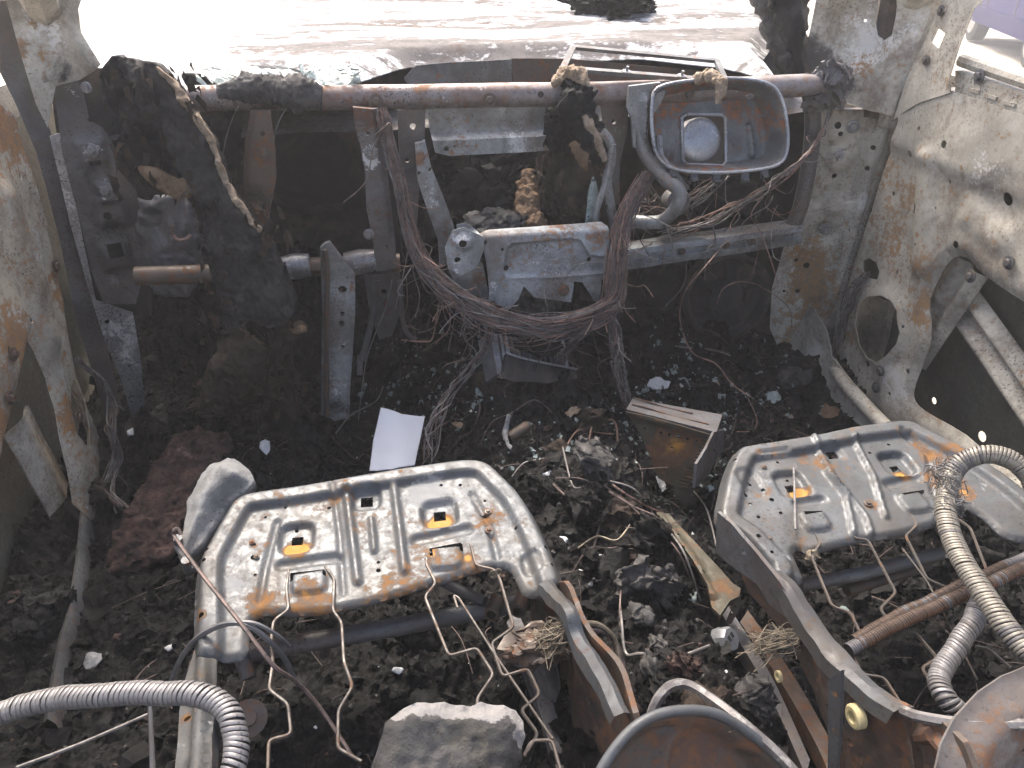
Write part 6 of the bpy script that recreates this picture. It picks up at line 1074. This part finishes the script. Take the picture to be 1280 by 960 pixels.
slab('charred_slab', 'flat black charred slab lying beside the right seat member', 'charred slab', SLAB, [(905, 850), (912, 822), (940, 808), (975, 815), (990, 828), (970, 850), (930, 866)], .03, 'char', .008, .005)
for i, (x, y, s_, mt, lab) in enumerate(((742, 585, .055, 'charg', 'rounded grey crusted lump between the seats in front of the rusty box'), (700, 500, .06, 'char', 'cracked black lump at the top of the tunnel'), (810, 740, .075, 'charg', 'large grey crusted lump with white specks between the seats'), (730, 640, .05, 'char', 'black lump right of the left seat pan'), (940, 880, .05, 'charg', 'pale crusted lump in front of the charred slab'), (880, 905, .05, 'charb', 'brownish charred lump behind the grey tube'), (855, 850, .05, 'carpet', 'pinkish grey crusted lump behind the grey tube'), (680, 620, .05, 'char', 'smooth black lump beside the small wire loop'), (990, 480, .06, 'charg', 'grey lump at the foot of the right pillar'), (880, 515, .06, 'char', 'black mound behind the rusty box'), (930, 460, .07, 'char', 'black mound in the right footwell'), (470, 470, .06, 'char', 'black mound in the left footwell behind the paper'), (385, 560, .06, 'char', 'shiny black lump left of the white paper'), (280, 905, .0, 'char', ''), (520, 800, .06, 'char', 'black slab like lump under the left seat springs'), (1150, 760, .06, 'char', 'black lump under the rusty conduits'), (1080, 500, .04, 'charb', 'brown crumbly lump at the right sill'), (60, 780, .06, 'char', 'black heap behind the left sill flange'), (120, 620, .05, 'charb', 'brown crust heap beside the left loom'))):
    if s_: p = on(x, y); o = MB().lump(p+AZ*s_*.15, (s_*RNG.uniform(.9, 1.4), s_*RNG.uniform(.9, 1.3), s_*RNG.uniform(.7, 1)), rr3(), .42, 2.2, 5, 6, 40+i).build('charred_lump', M[mt], ang=180); T(o, lab, 'charred lump')
for i in range(34):                   # crusted lumps heaped on the tunnel between the seats
    x_, y_ = RNG.uniform(570, 900), RNG.uniform(490, 900)
    if (x_ < 700 and y_ > 600) or x_ > 760+(900-y_)*.3+60 or (y_ < 620 and 770 < x_ < 910): x_ = 700+(x_-570)*.3
    p = on(x_, y_); s_ = RNG.uniform(.022, .05); q_ = ('charg', 'rubble', 'charb', 'char')[i % 4]
    T(MB().lump(p+AZ*s_*.1, (s_*RNG.uniform(.9, 1.6), s_*RNG.uniform(.9, 1.3), s_*RNG.uniform(.6, .9)), rr3(), .5, 2.4, 4, 6, 90+i).build('crusted_lump', M[q_], ang=180), {'charg': 'grey crusted lump in the heap on the tunnel between the seats', 'rubble': 'dark speckled lump in the heap on the tunnel between the seats', 'charb': 'brown charred lump in the heap on the tunnel between the seats', 'char': 'black charred lump in the heap on the tunnel between the seats'}[q_], 'crusted lump', {'charg': 'grey lumps on the tunnel', 'rubble': 'speckled lumps on the tunnel', 'charb': 'brown lumps on the tunnel', 'char': 'black lumps on the tunnel'}[q_])
fib = MB()
for i in range(420):
    x, y = RNG.uniform(-.5, 1.0), RNG.uniform(.35, 1.7); p = np.array((x, y, rz(x, y)+.006)); d = RNG.normal(size=3)*np.array((.02, .02, .006)); fib.tube(crm([p-d, p+RNG.normal(size=3)*.005+AZ*.006, p+d], 4), .0008, 4, False)
fib.build('wire_snippets', M['copper'], ang=180, kind='stuff')

# ---------------------------------------------------------------- violet car parked beyond the right door
pc = thing('parked_car', 'violet blue car parked in the sun beyond the right door', 'car', (8.9, 11.2, -.6))
dr = nrm(np.array((8.214-8.986, 9.068-10.856, 0))); sdv = np.array((-dr[1], dr[0], 0)); sdv = sdv if sdv@np.array((8.6, 10, 0)) > 0 else -sdv; oc = at(1228, 30, 'z', -.32)-dr*1.3
def carp(u, v, z): return np.array((oc[0], oc[1], 0))+dr*u+sdv*v+AZ*z
prof = [(0, -.28), (0, .1), (.05, .35), (1.0, .42), (1.6, .85), (3.2, .85), (3.9, .42), (4.3, .38), (4.35, -.28)]
def hullc(name, prof, v0, v1, mat, inset=.0):
    mb = MB(); mb.prism([carp(u, v0, z) for u, z in prof], [carp(u, v1, z) for u, z in prof]); return mb.build(name, M[mat], pc, ang=30)
hullc('body', [(0, -.12), (0, .1), (.05, .33), (.95, .40), (3.95, .42), (4.3, .36), (4.35, -.12)], 0, 1.7, 'lilac'); hullc('cabin', [(1.0, .40), (1.65, .86), (3.2, .88), (3.9, .42)], .12, 1.58, 'dglass'); hullc('roof', [(1.6, .85), (3.25, .87), (3.25, .91), (1.6, .89)], .1, 1.6, 'purple')
hullc('sill', [(.02, -.32), (.02, -.10), (4.33, -.10), (4.33, -.32)], -.03, 1.73, 'purple')
for u in (1.25, 2.55): MB().box(carp(u, -.004, .13), (.012, .012, .48)).build('door_seam', M['rubber'], pc)
for u in (.8, 3.5):
    for v in (-.02, 1.5): w_ = MB().lathe(carp(u, v, -.3), sdv, [(.22, 0), (.31, .02), (.31, .2), (.22, .22)], 28).build('wheel', M['tyre'], pc); WLOC[w_.name] = np.array(WLOC[pc.name]); MB().lathe(carp(u, v-.01, -.3), sdv, [(.05, 0), (.2, .01), (.2, .05)], 20).build('rim', M['silver'], w_)

# ---------------------------------------------------------------- thin even haze, added to stand in for lens glare
hz = MB().box((0, 0, -.05), (304, 304, 3.3)); t_ = bpy.data.materials.new('thin_glare_haze'); t_.use_nodes = True; nt_ = t_.node_tree; nt_.nodes.clear()
o_ = nt_.nodes.new('ShaderNodeOutputMaterial'); v_ = nt_.nodes.new('ShaderNodeVolumePrincipled'); v_.inputs['Density'].default_value = .015; v_.inputs['Color'].default_value = (.92, .92, .92, 1); v_.inputs['Anisotropy'].default_value = .3
nt_.links.new(v_.outputs[0], o_.inputs['Volume']); hz.build('haze', t_, kind='stuff')
